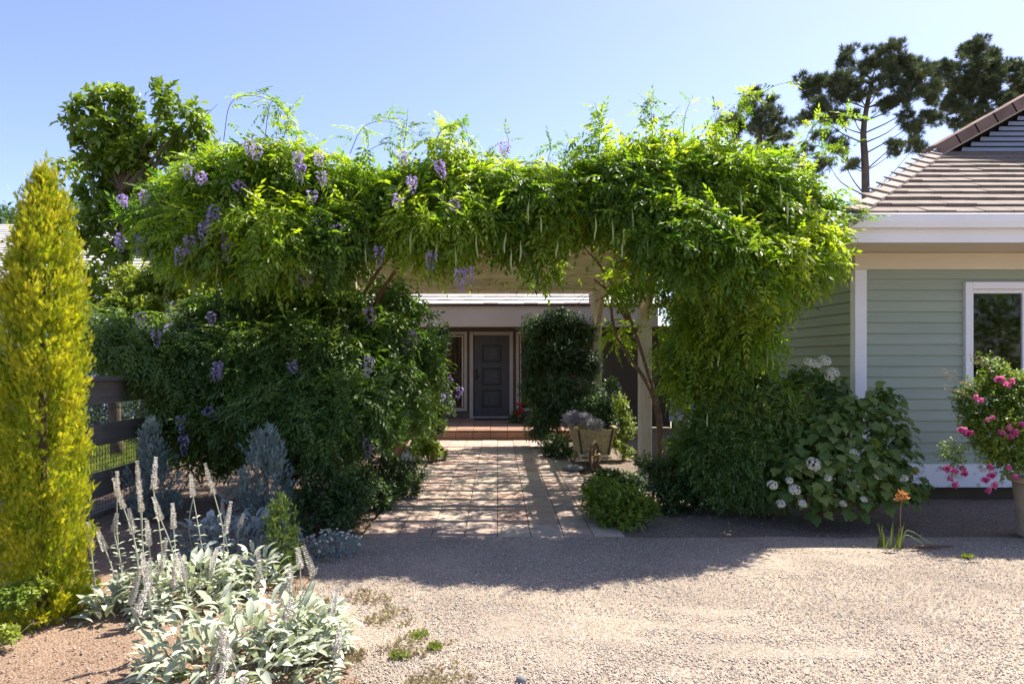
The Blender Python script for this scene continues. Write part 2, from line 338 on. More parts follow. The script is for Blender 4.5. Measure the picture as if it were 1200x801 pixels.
def scatter(name, Ts, pos, d, n, scale, tone, m, parent, kind='stuff', label=None):
    """one mesh made of copies of the leaf templates Ts"""
    Rm = frames(d, n); which = rng.integers(0, len(Ts), len(pos)); Vs = []; Fs = []; Tn = []; k = 0
    for ti, (tv, tf) in enumerate(Ts):
        ix = np.nonzero(which == ti)[0]
        if not len(ix): continue
        V = np.einsum('nij,kj->nki', Rm[ix], tv)*scale[ix][:, None, None]+pos[ix][:, None, :]
        nn = len(ix); kv = len(tv)
        Fc = tf[None]+(np.arange(nn)*kv)[:, None, None]+k
        Vs.append(V.reshape(-1, 3)); Fs.append(Fc.reshape(-1, 3)); Tn.append(np.repeat(tone[ix], kv)); k += nn*kv
    me = fast_mesh(name, np.concatenate(Vs), np.concatenate(Fs), np.concatenate(Tn), m)
    o = link(name, me, parent); return tag(o, label, kind=kind)
def B(px, py, d, r, rz=None, ry=None):
    c = at(px, py, d); k = d/F; return (c.x, c.y, c.z, r*k, (ry or r)*k, (rz or r)*k)
def shell(blobs, n, jit=.16, inner=.0, cull=.82):
    b = np.array(blobs); area = (b[:,3]*b[:,4]+b[:,3]*b[:,5]+b[:,4]*b[:,5]); pr = area/area.sum()
    P = np.zeros((0,3)); Nn = np.zeros((0,3)); ID = np.zeros(0, int); tries = 0
    while len(P) < n and tries < 12:
        tries += 1
        k = rng.choice(len(b), n*2, p=pr); u = unit(rng.normal(size=(n*2, 3)))
        rr = 1-np.abs(rng.normal(0, jit, n*2)) + rng.normal(0, .05, n*2)
        if inner: rr = np.where(rng.random(n*2) < inner, rng.uniform(.3, .9, n*2), rr)
        p = b[k, :3]+u*b[k, 3:6]*rr[:, None]; nn = unit(u/b[k, 3:6])
        ok = p[:, 2] > .02
        for j in range(len(b)):
            q = ((p-b[j, :3])/b[j, 3:6]); ok &= ~(((q**2).sum(1) < cull**2) & (k != j))
        P = np.concatenate([P, p[ok]]); Nn = np.concatenate([Nn, nn[ok]]); ID = np.concatenate([ID, k[ok]])
    return P[:n], Nn[:n], ID[:n]
UP = np.array([0, 0, 1.0])
def shoots(blobs, nshoot, per, L, droop=.5, upb=.35, jit=.16, inner=.15, fan=.9, tonebias=0.0, topbright=0.0, inset=0.0):
    """leaf frames grouped on short shoots that leave the surface of the blobs"""
    if inset: blobs = [(*b[:3], *[max(.45*q, q-inset) for q in b[3:6]]) for b in blobs]
    P, Nn, ID = shell(blobs, nshoot, jit, inner)
    ns = len(P); ct = rng.random(len(blobs)+1)
    ax = unit(Nn+UP*upb+rng.normal(0, .45, (ns, 3)))
    k = np.repeat(np.arange(ns), per); t = np.tile((np.arange(per)+.5)/per, ns)
    a = rng.random(ns*per)*2*np.pi
    A = ax[k]; u = unit(np.cross(A, UP+rng.normal(0, .01, A.shape))); v = np.cross(A, u)
    rad = u*np.cos(a)[:, None]+v*np.sin(a)[:, None]
    pos = P[k]+A*(t*L)[:, None]
    d = unit(rad*fan+A*(.35+.4*t)[:, None]-UP*droop*rng.uniform(.6, 1.4, (ns*per, 1)))
    nrm = unit(UP*1.0+A*.6+rng.normal(0, .35, A.shape))
    st = rng.random(ns)
    tone = np.clip(.40*ct[ID][k]+.33*st[k]+.24*rng.random(ns*per)+.10*t+tonebias, 0, 1)
    if topbright:                                      # sunlight painted into the tone: leaves on upward-facing surfaces are paler
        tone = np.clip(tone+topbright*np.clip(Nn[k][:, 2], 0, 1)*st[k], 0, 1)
    sc_ = rng.uniform(.7, 1.15, ns*per)
    return pos, d, nrm, sc_, tone
def stems(name, base, targets, r0, m, parent, jit=.12, n=6, seg=6, r1=.25):
    mb = MB()
    for tg in targets:
        a = Vector(base)+Vector((random.uniform(-1, 1)*r0, random.uniform(-1, 1)*r0, 0)); b = Vector(tg); pts = []
        for i in range(seg+1):
            t = i/seg; p = a.lerp(b, t); p.x += math.sin(t*math.pi)*random.uniform(-jit, jit); p.y += math.sin(t*math.pi)*random.uniform(-jit, jit)
            p.z = a.z+(b.z-a.z)*(t**.85); pts.append(p)
        mb.tube(pts, [r0*(1-(1-r1)*i/seg) for i in range(seg+1)], n)
    return mb.build(name, m, parent, True)
def curve_pts(P, n=24):
    """Catmull-Rom through points"""
    P = [Vector(p) for p in P]; P = [P[0]*2-P[1]]+P+[P[-1]*2-P[-2]]; out = []
    seg = len(P)-3
    for i in range(n+1):
        s = min(i/n*seg, seg-1e-6); k = int(s); t = s-k; p0, p1, p2, p3 = P[k:k+4]
        out.append(.5*((2*p1)+(p2-p0)*t+(2*p0-5*p1+4*p2-p3)*t*t+(3*p1-p0-3*p2+p3)*t**3))
    return out
# ================================================================== THE SETTING
def sheet(name, pts, z, m, grid=None):
    mb = MB(); mb.add([(x, y, z) for x, y in pts], [tuple(range(len(pts)))]); return mb.build(name, m, kind='structure')
sheet('ground', [(-400,-400),(400,-400),(400,900),(-400,900)], -.03, M['earth'])
def relief(name, x0, x1, y0, y1, step, z, amp, m, inside=None):
    nx = int((x1-x0)/step)+1; ny = int((y1-y0)/step)+1
    X, Y = np.meshgrid(np.linspace(x0, x1, nx), np.linspace(y0, y1, ny)); H = np.zeros_like(X)
    r2 = np.random.default_rng(3)
    for k in range(26):
        f = r2.uniform(1.5, 14); a = r2.uniform(0, 2*np.pi); H += np.sin(f*(X*np.cos(a)+Y*np.sin(a))+r2.uniform(0, 6))/(f**.8)
    H = H/np.abs(H).max()*amp
    H += .0035*np.sin(17*(Y+.30*X)+2.5*np.sin(X*1.7)+1.5*np.sin(Y*3.1))*(.5+.5*np.sin(X*2.2+Y*1.3))
    V = np.stack([X, Y, z+H], 2).reshape(-1, 3); I = np.arange(nx*ny).reshape(ny, nx)
    a, b, c, d = I[:-1,:-1].ravel(), I[:-1,1:].ravel(), I[1:,1:].ravel(), I[1:,:-1].ravel()
    if inside is not None:
        cx = (X[:-1,:-1]+step/2).ravel(); cy = (Y[:-1,:-1]+step/2).ravel(); k = inside(cx, cy); a, b, c, d = a[k], b[k], c[k], d[k]
    Fc = np.concatenate([np.stack([a,b,c],1), np.stack([a,c,d],1)])
    me = fast_mesh(name, V, Fc, None, m); me.shade_smooth()
    o = link(name, me); return tag(o, kind='structure')
# line between the gravel drive (right) and the reddish bed (left)
ED = [(2.0,-.40),(2.9,-.45),(3.37,-.66),(3.9,-1.0),(4.6,-1.28),(5.2,-1.42),(5.7,-1.38),(6.12,-1.24),(30,-1.24)]
def edge(y): return np.interp(y, [e[0] for e in ED], [e[1] for e in ED])+.05*np.sin(y*9)*(y < 6)
relief('gravel_drive', -3, 12, -9, 6.9, .06, .006, .016, M['gravel'], lambda x, y: (y < 6.14) | ((x > 1.2) & (y < 6.0+.10*np.sin(x*2.3)+.05*np.sin(x*7))))
relief('dirt_bed', -9, 1, -2, 14.2, .06, .022, .016, M['dirt'], lambda x, y: (x < edge(y)))
relief('mulch_bed', 1.16, 12, 5.7, 13, .06, .000, .012, M['mulch'])
relief('lawn', -40, -4.6, 6.5, 13.4, .5, .06, .01, M['soil'])
# pebbles lying loose on the drive, denser near the camera
def pebbles(name, n, xr, yr, cols, test, smin, smax, zz):
    o = np.array([(1,0,0),(-1,0,0),(0,1,0),(0,-1,0),(0,0,.7),(0,0,-.5)])*1.0
    f = np.array([(0,2,4),(2,1,4),(1,3,4),(3,0,4),(2,0,5),(1,2,5),(3,1,5),(0,3,5)])
    y = yr[0]+(yr[1]-yr[0])*rng.random(n)**1.35; x = rng.uniform(-1, 1, n)*(y*.80+.2)-.0
    x = x+.02; ok = test(x, y); x = x[ok]; y = y[ok]; n = len(x)
    s = rng.uniform(smin, smax, n)*rng.choice([1, 1, 1, 1.5], n)
    a = rng.random(n)*6.283; ca, sa = np.cos(a), np.sin(a)
    an = rng.uniform(.6, 1.2, (n, 3)); V = o[None]*an[:, None, :]*s[:, None, None]
    V = V*rng.uniform(.8, 1.15, (n, 6, 1))
    X = V[..., 0]*ca[:, None]-V[..., 1]*sa[:, None]; Y = V[..., 0]*sa[:, None]+V[..., 1]*ca[:, None]
    V = np.stack([X+x[:, None], Y+y[:, None], V[..., 2]+zz+s[:, None]*.2], 2)
    Fc = f[None]+(np.arange(n)*6)[:, None, None]
    m, t, p, o_ = nodes(name); A = t.nodes.new('ShaderNodeAttribute'); A.attribute_name = 'tone'; cr = t.nodes.new('ShaderNodeValToRGB'); e = cr.color_ramp.elements
    for i, c in enumerate(cols):
        q = i/(len(cols)-1); el = e[0] if i == 0 else (e[-1] if i == len(cols)-1 else e.new(q)); el.position = q; el.color = (*c, 1)
    t.links.new(A.outputs['Fac'], cr.inputs[0]); t.links.new(cr.outputs[0], p.inputs['Base Color']); p.inputs['Roughness'].default_value = .85
    me = fast_mesh(name, V.reshape(-1, 3), Fc.reshape(-1, 3), np.repeat(rng.random(n), 6), m)
    return tag(link(name, me), 'loose pale pebbles lying over '+('the gravel drive' if 'drive' in name else 'the reddish dirt bed'), 'gravel', kind='stuff')
pebbles('drive_pebbles', 100000, None, (2.6, 6.1), [(.24,.20,.17),(.42,.36,.31),(.52,.46,.40),(.33,.29,.26),(.66,.61,.55),(.46,.36,.29)], lambda x, y: (x > edge(y)) & ((x < 1.2) | (y < 5.95)), .003, .0062, .010)
pebbles('bed_pebbles', 15000, None, (2.6, 7.0), [(.30,.19,.13),(.45,.33,.25),(.50,.40,.31),(.25,.16,.11)], lambda x, y: (x < edge(y)), .003, .008, .028)
# ---- path of mixed stone tiles
path = empty('path', (0, 6.12, 0), kind='structure')
mb = MB(); mb.box((-1.22, 6.13, -.02), (1.16, 13.48, .004)); mb.build('mortar_bed', M['mortar'], path)
xs = [-1.21, -.90, -.60, -.30, 0.0, .30, .60, .87, 1.15]
meshes_t = {}
for c in range(len(xs)-1):
    y = 6.125+[0, .0][0]; x0, x1 = xs[c], xs[c+1]; first = True
    while y < 13.45:
        L = random.choice([.30, .45, .45, .60, .30]) if y > 6.6 else (.46 if first else .50)
        first = False
        if 13.47-y-L < .15: L = 13.47-y
        g = .004; mb = MB(); t = .012+random.uniform(-.002, .003)
        mb.box((x0+g, y+g, .0), (x1-g, y+L-g, t), .003)
        mb.build('paving_tile', M['tile'], path); y += L
# porch step
porch = empty('porch_step', (0, 13.5, 0), kind='structure')
MB().box((-2.2, 13.52, -.02), (2.6, 16.2, .178)).build('slab', M['mulch'], porch)
for i in range(14):
    x = -2.2+i*.343
    MB().box((x+.004, 13.50, .01), (x+.339, 13.519, .165), .003).build('riser_tile', M['riser'], porch)
    for j in range(8):
        y = 13.48+j*.34
        MB().box((x+.004, y+.004, .179), (x+.339, y+.336, .203+random.uniform(-.001, .001)), .003).build('paving_tile', M['riser'], porch)
# ================================================================== HOUSE
house = empty('house', (4.1, 7.8, 0), 'single-storey sage green house with brown tiled roofs wrapping round the entrance path', 'house')
def board_wall(axis, a0, a1, depth, h0, h1, m, exp=.124, name='siding_board', holes=(), out=-1):
    """lap boards; axis 'x' faces -y, axis 'y' faces -x"""
    h = h0
    while h < h1-.01:
        hh = min(h+exp, h1); spans = [(a0, a1)]
        for (b0, b1, z0, z1) in holes:
            if hh > z0+.005 and h < z1-.005:
                ns = []
                for s0, s1 in spans:
                    if b0 > s0: ns.append((s0, min(b0, s1)))
                    if b1 < s1: ns.append((max(b1, s0), s1))
                    if b1 <= s0 or b0 >= s1: ns = ns
                spans = [q for q in ns if q[1]-q[0] > .01]
        cut = []
        for s0, s1 in spans:           # butt joints where boards meet end to end
            q = s0; 
            while s1-q > 4.2: e_ = q+random.uniform(1.6, 3.8); cut.append((q, e_-.0015)); q = e_+.0015
            cut.append((q, s1))
        for s0, s1 in cut:
            t0, t1 = .024, .004
            pr = [(s0,-t0,h),(s1,-t0,h),(s1,0,h),(s0,0,h),(s0,-t1,hh-.002),(s1,-t1,hh-.002),(s1,0,hh-.002),(s0,0,hh-.002)]
            if axis == 'x': vs = [(x, depth+y, z) for x, y, z in pr]
            else: vs = [(depth+y, x, z) for x, y, z in pr]
            MB().add(vs, [(0,3,2,1),(4,5,6,7),(0,1,5,4),(1,2,6,5),(2,3,7,6),(3,0,4,7)]).build(name, m, house)
        h += exp
XC, YF = 4.10, 7.80
WX0, WX1, WZ0, WZ1 = 5.31, 6.75, 1.07, 2.48
# wall cores (with a real window opening) and a dark room behind
mb = MB()
mb.box((XC, YF, .15), (WX0+.06, YF+.14, 2.84)); mb.box((WX1-.06, YF, .15), (12.2, YF+.14, 2.84))
mb.box((WX0+.06, YF, .15), (WX1-.06, YF+.14, WZ0+.06)); mb.box((WX0+.06, YF, WZ1-.06), (WX1-.06, YF+.14, 2.84))
mb.box((XC, YF+.14, .15), (XC+.14, 16.3, 2.84)); mb.build('wall', M['siding'], house)
MB().box((XC+.03, YF+.03, -.02), (12.1, YF+.13, .15)).box((XC+.03, YF+.13, -.02), (XC+.12, 16.2, .15)).build('foundation', M['soil'], house)
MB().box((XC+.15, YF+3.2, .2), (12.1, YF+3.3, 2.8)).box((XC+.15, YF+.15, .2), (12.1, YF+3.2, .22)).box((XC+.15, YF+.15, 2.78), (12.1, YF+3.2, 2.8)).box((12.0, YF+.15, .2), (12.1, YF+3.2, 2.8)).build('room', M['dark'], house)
board_wall('x', XC+.10, 12.2, YF, .41, 2.62, M['siding'], holes=[(WX0, WX1, WZ0, WZ1)])
board_wall('y', YF+.02, 16.2, XC, .41, 2.62, M['siding'])
MB().box((XC-.005, YF-.03, .145), (12.2, YF-.001, .41), .004).build('skirt_board', M['skirt'], house)
MB().box((XC-.03, YF-.035, .147), (XC-.001, YF+16.2-YF, .408), .004).build('skirt_board', M['white'], house)
MB().box((XC-.034, YF-.038, .30), (XC+.10, YF-.002, 2.622), .004).build('corner_board', M['white'], house)
MB().box((XC-.036, YF-.001, .30), (XC-.004, YF+.07, 2.618), .004).build('corner_board', M['white'], house)
MB().box((XC-.03, YF-.030, 2.624), (12.2, YF-.001, 2.815), .004).build('frieze_board', M['cream'], house)
MB().box((XC-.030, YF, 2.624), (XC-.001, 16.2, 2.815), .004).build('frieze_board', M['cream'], house)
EX, EY, EH = 3.64, 7.07, 2.82
MB().box((EX+.02, EY+.02, EH), (12.9, YF+.1, EH+.02)).box((EX+.02, YF+.102, EH), (XC+.1, 16.2, EH+.02)).build('soffit', M['cream'], house)
MB().box((EX, EY, EH-.01), (12.9, EY+.018, EH+.14), .003).box((EX, EY+.02, EH-.01), (EX+.018, 15.2, EH+.14), .003).build('fascia', M['white'], house)
# gutter with a rolled lip
def gutter(x0, x1, y, h, m):
    prof = [(0,.13),(0,0),(-.03,-.018),(-.085,-.012),(-.105,.05),(-.108,.125),(-.098,.13),(-.095,.06),(-.08,.0),(-.03,.0),(-.012,.012),(-.012,.13)]
    n = len(prof); vs = [(x0, y+p, h+q) for p, q in prof]+[(x1, y+p, h+q) for p, q in prof]
    fs = [(i, i+n, (i+1) % n+n, (i+1) % n) for i in range(n)]+[tuple(range(n)), tuple(range(n, 2*n))[::-1]]
    return MB().add(vs, fs).build('gutter', m, house)
gutter(EX-.05, 12.9, EY-.001, EH+.142, M['white'])
def course_roof(x0f, x1f, y0, h0, pitch, n, exp, m, tw=.30, thick=.030):
    """courses of flat tiles laid up a slope that faces the drive"""
    th = math.atan(pitch); cy, sy = math.cos(th), math.sin(th)
    for i in range(n):
        x0 = x0f(i); x1 = x1f(i); mb = MB(); x = x0-(0 if i % 2 else .5*tw); 
        while x < x1:
            a = max(x, x0); b = min(x+tw, x1)
            if b-a > .02:
                j = random.uniform(-.006, .007); L = exp+.07; T = thick
                s0 = i*exp+random.uniform(-.004, .004)
                def P(s, up): return (y0+s*cy-up*sy, h0+s*sy+up*cy)
                q0 = P(s0, .012+j); q1 = P(s0, .012+T+j); q2 = P(s0+L, T*.35); q3 = P(s0+L, .0)
                vs = [(a+.003, *q0),(b-.003, *q0),(b-.003, *q1),(a+.003, *q1),(a+.002, *q3),(b-.002, *q3),(b-.002, *q2),(a+.002, *q2)]
                mb.add(vs, [(0,1,2,3),(3,2,6,7),(0,4,5,1),(4,7,6,5),(0,3,7,4),(1,5,6,2)])
            x += tw
        mb.build('tile_course', m, house)
PT = .557; RE = EH+.142+.12; exp = .245; cth = math.cos(math.atan(PT))
nC = 12; tG = 2.46
course_roof(lambda i: EX+i*exp*cth+.02, lambda i: 12.94-i*exp*cth, EY-.04, RE, PT, nC, exp, M['rooftile'], thick=.040)
# underlay + left-facing slope
RY = EY-.04
mb = MB()
mb.add([(EX,RY,RE-.02),(12.96,RY,RE-.02),(12.96-tG,RY+tG,RE-.02+PT*tG),(EX+tG,RY+tG,RE-.02+PT*tG)], [(0,1,2,3)])
AX = 8.3
PB = .385   # the side slopes are a little flatter than the front one
mb.add([(EX,RY,RE-.02),(EX+tG,RY+tG,RE-.02+PB*tG),(AX,RY+tG,RE+PB*(AX-EX)),(AX,15.2,RE+PB*(AX-EX)),(EX,15.2,RE-.02)], [(0,4,3,2,1)])
mb.add([(EX,RY,RE-.02),(EX+tG,RY+tG,RE-.02+PB*tG),(EX+tG,RY+tG,RE-.02+PT*tG)], [(0,1,2)])
mb.add([(AX,RY+tG,RE+PB*(AX-EX)),(AX,15.2,RE+PB*(AX-EX)),(12.96,15.2,RE-.02),(12.96,RY,RE-.02),(12.96-tG,RY+tG,RE-.02+PB*tG),(12.96-tG,RY+tG,RE-.02+PT*tG)], [(0,1,2,3,4),(3,4,5)])
mb.build('roof_deck', M['ridgetile'], house)
# hip tiles
nH = 12; Ltot = math.sqrt(2+PT*PT)*tG
hd = Vector((1, 1, PT)).normalized(); hs = Vector((1,-1,0)).normalized(); hn = hd.cross(hs)*-1
if hn.z < 0: hn = -hn
for i in range(nH):
    p = Vector((EX-.02, RY-.02, RE+.035))+hd*(Ltot/nH*i); L = Ltot/nH+.05; vs = []
    for s, u in ((0, .032), (L, .004)):
        for a, z in ((-.13,-.06),(-.065,-.028),(0,.012),(.065,-.018),(.13,-.045),(.13,-.075),(0,-.02),(-.13,-.09)):
            vs.append(p+hd*s+hs*a+hn*(z+u))
    fs = [(k, (k+1) % 8, (k+1) % 8+8, k+8) for k in range(8)]+[tuple(range(8))[::-1], tuple(range(8, 16))]
    MB().add(vs, fs).build('hip_tile', M['hiptile'], house)
    MB().add([(2*AX-v[0], v[1], v[2]) for v in vs], [f[::-1] for f in fs]).build('hip_tile', M['hiptile'], house)
# gable with louvres above the front slope
GY = RY+tG; GH = RE+PT*tG; gx0 = EX+tG
MB().add([(gx0+.1,GY+.06,GH),(2*AX-gx0-.1,GY+.06,GH),(AX,GY+.06,GH+PT*(AX-gx0-.1)),(gx0+.1,GY+.3,GH-.02),(2*AX-gx0-.1,GY+.3,GH-.02),(AX,GY+.3,GH+PT*(AX-gx0-.1)-.02)], [(0,1,2),(5,4,3),(0,2,5,3),(2,1,4,5)]).build('gable_wall', M['dark'], house)
for i in range(24):
    h = GH+.03+i*.072; xa = gx0+(h-GH+.10)/PT+.10; xb = 2*AX-xa
    if xb-xa < .2: break
    vs = [(xa,GY-.03,h),(xb,GY-.03,h),(xb,GY-.022,h+.010),(xa,GY-.022,h+.010),(xa+.03,GY-.0,h+.064),(xb-.03,GY-.0,h+.064),(xb-.03,GY+.008,h+.054),(xa+.03,GY+.008,h+.054)]
    MB().add(vs, [(0,1,2,3),(3,2,5,4),(4,5,6,7),(7,6,1,0),(0,3,4,7),(1,6,5,2)]).build('louvre', M['louver'], house)
RL = (AX-gx0+.10)*math.sqrt(1+PT*PT); rd = Vector((1, 0, PT)).normalized(); rn = Vector((-PT, 0, 1)).normalized()
p0 = Vector((gx0-.10, 0, GH+.03))
bv = [p0+Vector((0,GY-.16,0))+rn*-.12, p0+Vector((0,GY-.16,0)), p0+rd*RL+Vector((0,GY-.16,0)), p0+rd*RL+Vector((0,GY-.16,0))+rn*-.12,
          p0+Vector((0,GY-.13,0))+rn*-.12, p0+Vector((0,GY-.13,0)), p0+rd*RL+Vector((0,GY-.13,0)), p0+rd*RL+Vector((0,GY-.13,0))+rn*-.12]
bf = [(0,1,2,3),(4,7,6,5),(1,5,6,2),(0,3,7,4),(0,4,5,1)]
MB().add(bv, bf).build('barge_board', M['taupe'], house)
MB().add([(2*AX-v[0], v[1], v[2]) for v in bv], [f[::-1] for f in bf]).build('barge_board', M['taupe'], house)
for i in range(9):
    s = i*RL/9; L = RL/9+(.02 if i < 8 else .0); T = .03 if i % 2 else .036
    a = p0+rd*s; b = p0+rd*(s+L)
    vs = []
    for q, up in ((a, .0), (b, .0)):
        for yy, z in ((GY-.19,-.10),(GY-.19,.028+T*.5),(GY-.02,.05+T*.5),(GY+.22,.015),(GY+.22,-.01),(GY-.165,.004),(GY-.165,-.10)):
            vs.append(Vector((q.x, yy, q.z))+rn*z)
    n = 7; fs = [(k, (k+1) % n, (k+1) % n+n, k+n) for k in range(n)]+[tuple(range(n))[::-1], tuple(range(n, 2*n))]
    MB().add(vs, fs).build('ridge_tile', M['ridgetile'], house)
    MB().add([(2*AX-v[0], v[1], v[2]) for v in vs], [f[::-1] for f in fs]).build('ridge_tile', M['ridgetile'], house)
# window on the drive side
def window(x0, x1, z0, z1, y, m, sash=.045, tw=.08, mull=(), glassback=True, name='window'):
    root = None
    mb = MB(); yo = y-.048
    mb.box((x0-.0, yo, z0), (x0+tw, y+.02, z1), .004); mb.box((x1-tw, yo, z0), (x1, y+.02, z1), .004)
    mb.box((x0+tw, yo+.002, z1-tw), (x1-tw, y+.02, z1), .004); mb.box((x0+tw, yo-.012, z0), (x1-tw, y+.02, z0+tw*.8), .004)
    fr = mb.build('window', m, house)
    a0, a1, b0, b1 = x0+tw, x1-tw, z0+tw*.8, z1-tw; s = sash; ys = y+.004
    mb = MB(); mb.box((a0, ys, b0), (a0+s, ys+.04, b1), .003); mb.box((a1-s, ys, b0), (a1, ys+.04, b1), .003)
    mb.box((a0+s, ys+.001, b1-s), (a1-s, ys+.04, b1), .003); mb.box((a0+s, ys+.001, b0), (a1-s, ys+.04, b0+s), .003)
    for q in mull: mb.box((q-.028, ys-.004, b0+s), (q+.028, ys+.042, b1-s), .003)
    sub(mb.build('sash', m), fr)
    sub(MB().box((a0+s*.5, ys+.018, b0+s*.5), (a1-s*.5, ys+.024, b1-s*.5)).build('pane', M['glass']), fr)
    return fr
def sub(o, parent):
    """third level: parent is itself a child whose world matrix is the identity"""
    o.parent = parent; return o
fr = window(WX0, WX1, WZ0, WZ1, YF-.012, M['white'], mull=(6.02,))
# ---- entrance wall, roof and left wing
YE = 16.2
mb = MB(); DX0, DX1 = -.66, .37   # door opening incl. trim
mb.box((-6.5, YE, 0), (-1.62, YE+.15, 2.4)); mb.box((-1.62, YE, 0), (-.72, YE+.15, .38)); mb.box((-1.62, YE, 2.26), (4.1, YE+.15, 2.4)); mb.box((-.72, YE, .2), (DX0, YE+.15, 2.26))
mb.box((DX1, YE, .2), (.44, YE+.15, 2.26)); mb.box((.44, YE, 0), (1.3, YE+.15, .38)); mb.box((1.3, YE, 0), (4.1, YE+.15, 2.26)); mb.build('entrance_wall', M['siding_dark'], house)
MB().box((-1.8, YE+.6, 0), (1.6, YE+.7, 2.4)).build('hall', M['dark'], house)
# door trim, leaf, panels
mb = MB(); mb.box((DX0, YE-.05, .205), (DX0+.085, YE+.06, 2.26), .006); mb.box((DX1-.085, YE-.05, .205), (DX1, YE+.06, 2.26), .006)
mb.box((DX0+.085, YE-.048, 2.175), (DX1-.085, YE+.06, 2.26), .006); mb.box((DX0+.085, YE-.06, .205), (DX1-.085, YE+.06, .25), .006)
mb.build('door_frame', M['trim'], house)
d0, d1 = DX0+.087, DX1-.087
door = MB().box((d0, YE, .252), (d1, YE+.045, 2.173), .004).build('door', M['door'], house)
def hz(py, d=YE): return EYE+(VY-py)/F*d
for (ya, yb) in ((404, 424), (431, 451), (456, 477)):
    pa, pb, z1, z0 = d0+.20, d1-.20, hz(ya), hz(yb)
    mb = MB(); w_ = .035
    mb.box((pa, YE-.022, z0), (pa+w_, YE-.001, z1), .006); mb.box((pb-w_, YE-.022, z0), (pb, YE-.001, z1), .006)
    mb.box((pa+w_, YE-.021, z0), (pb-w_, YE-.001, z0+w_), .006); mb.box((pa+w_, YE-.021, z1-w_), (pb-w_, YE-.001, z1), .006)
    sub(mb.build('moulding', M['doorpanel']), door)
    sub(MB().box((pa+w_+.03, YE-.014, z0+w_+.03), (pb-w_-.03, YE-.001, z1-w_-.03), .008).build('panel', M['door']), door)
mb = MB(); mb.box((d0+.05, YE-.012, 1.12), (d0+.10, YE-.001, 1.38), .004); mb.tube([(d0+.075, YE-.012, 1.19), (d0+.075, YE-.06, 1.2), (d0+.16, YE-.065, 1.2)], .011, 8)
sub(mb.build('handle', M['brass']), door)
MB().box((-.55, 15.72, .207), (.28, 16.1, .225), .004).build('door_mat', M['iron'], house)
# side lights
for (x0, x1) in ((-1.62, -.72), (.44, 1.3)):
    mb = MB(); a, b = .38, 2.26; y = YE
    mb.box((x0, y-.045, a), (x0+.07, y+.05, b), .005); mb.box((x1-.07, y-.045, a), (x1, y+.05, b), .005); mb.box((x0+.07, y-.043, b-.07), (x1-.07, y+.05, b), .005); mb.box((x0+.07, y-.043, a), (x1-.07, y+.05, a+.07), .005)
    fr = mb.build('side_window', M['trim'], house)
    sub(MB().box((x0+.09, y-.01, a+.09), (x0+.125, y+.03, b-.09), .003).box((x1-.125, y-.01, a+.09), (x1-.09, y+.03, b-.09), .003).box((x0+.126, y-.01, b-.125), (x1-.126, y+.03, b-.09), .003).build('sash', M['taupe']), fr)
    sub(MB().box((x0+.07, y+.02, a+.07), (x1-.07, y+.026, b-.07)).build('pane', M['glass']), fr)
    mb = MB(); n = 26
    vs = []; 
    for i in range(n+1):
        xx = x0+.05+(x1-x0-.1)*i/n; yy = y+.12+.02*math.sin(i*1.9); vs += [(xx, yy, a), (xx, yy, b)]
    mb.add(vs, [(2*i, 2*i+2, 2*i+3, 2*i+1) for i in range(n)]); sub(mb.build('curtain', M['curtain']), fr)
# entrance eave and roof
MB().box((-6.4, 15.30, 2.33), (3.6, 15.34, 2.80), .006).build('fascia', M['taupe'], house)
MB().box((-6.4, 15.345, 2.37), (3.6, YE+.1, 2.39)).build('soffit', M['taupe'], house)
course_roof(lambda i: -6.45, lambda i: 3.63, 15.24, 2.82, .42, 19, .26, M['sunlitroof'])
MB().add([(-6.45,15.24,2.79),(3.63,15.24,2.79),(3.63,20,4.77),(-6.45,20,4.77)], [(0,1,2,3)]).build('roof_deck', M['ridgetile'], house)
# left wing
MB().box((-20, 14.4, 0), (-6.5, 14.55, 2.85)).box((-6.65, 14.55, 0), (-6.5, 16.2, 2.85)).build('wing_wall', M['white'], house)
MB().box((-20, 13.85, 2.72), (-6.3, 13.88, 2.92), .005).build('fascia', M['white'], house)
MB().box((-20, 13.885, 2.80), (-6.3, 14.4, 2.82)).build('soffit', M['white'], house)
course_roof(lambda i: -20, lambda i: -6.25-max(0, i*.23*.9), 13.78, 2.97, .42, 25, .26, M['sunlitroof'], .6)
MB().add([(-20,13.78,2.94),(-6.25,13.78,2.94),(-11.5,19.6,5.38),(-20,19.6,5.38)], [(0,1,2,3)]).build('roof_deck', M['ridgetile'], house)
# ================================================================== PERGOLA
perg = empty('pergola', (0, 8.6, 0), 'cream timber pergola with square posts carrying wisteria over the tiled path', 'pergola')
PX = 1.86
for x in (-PX, PX):
    for y in (8.62, 12.75):
        p = MB().box((x-.075, y-.075, .10), (x+.075, y+.075, 2.69), .008).build('post', M['post'], perg)
        sub(MB().box((x-.11, y-.11, 0), (x+.11, y+.11, .14), .012).build('plinth', M['white']), p)
    MB().box((x-.045, 7.25, 2.695), (x+.045, 13.6, 2.90), .008).build('beam', M['pergola'], perg)
    for y in (8.62, 12.75):       # slanted braces
        for sg in (-1, 1):
            a = Vector((x, y+sg*.08, 2.15)); b = Vector((x, y+sg*.58, 2.69)); MB().tube([a, b], .05, 4).build('brace', M['pergola'], perg)
for y in (8.62, 12.75): MB().box((-2.6, y-.12, 2.905), (2.6, y-.03, 3.05), .008).build('cross_beam', M['pergola'], perg)
y = 7.35; k = 0
while y < 13.6:
    if min(abs(y-8.54), abs(y-12.67)) > .14:
        MB().box((-2.75+random.uniform(-.04, .04), y-.022, 2.903), (2.75+random.uniform(-.04, .04), y+.022, 3.045), .005).build('rafter', M['pergola'], perg)
    y += .52
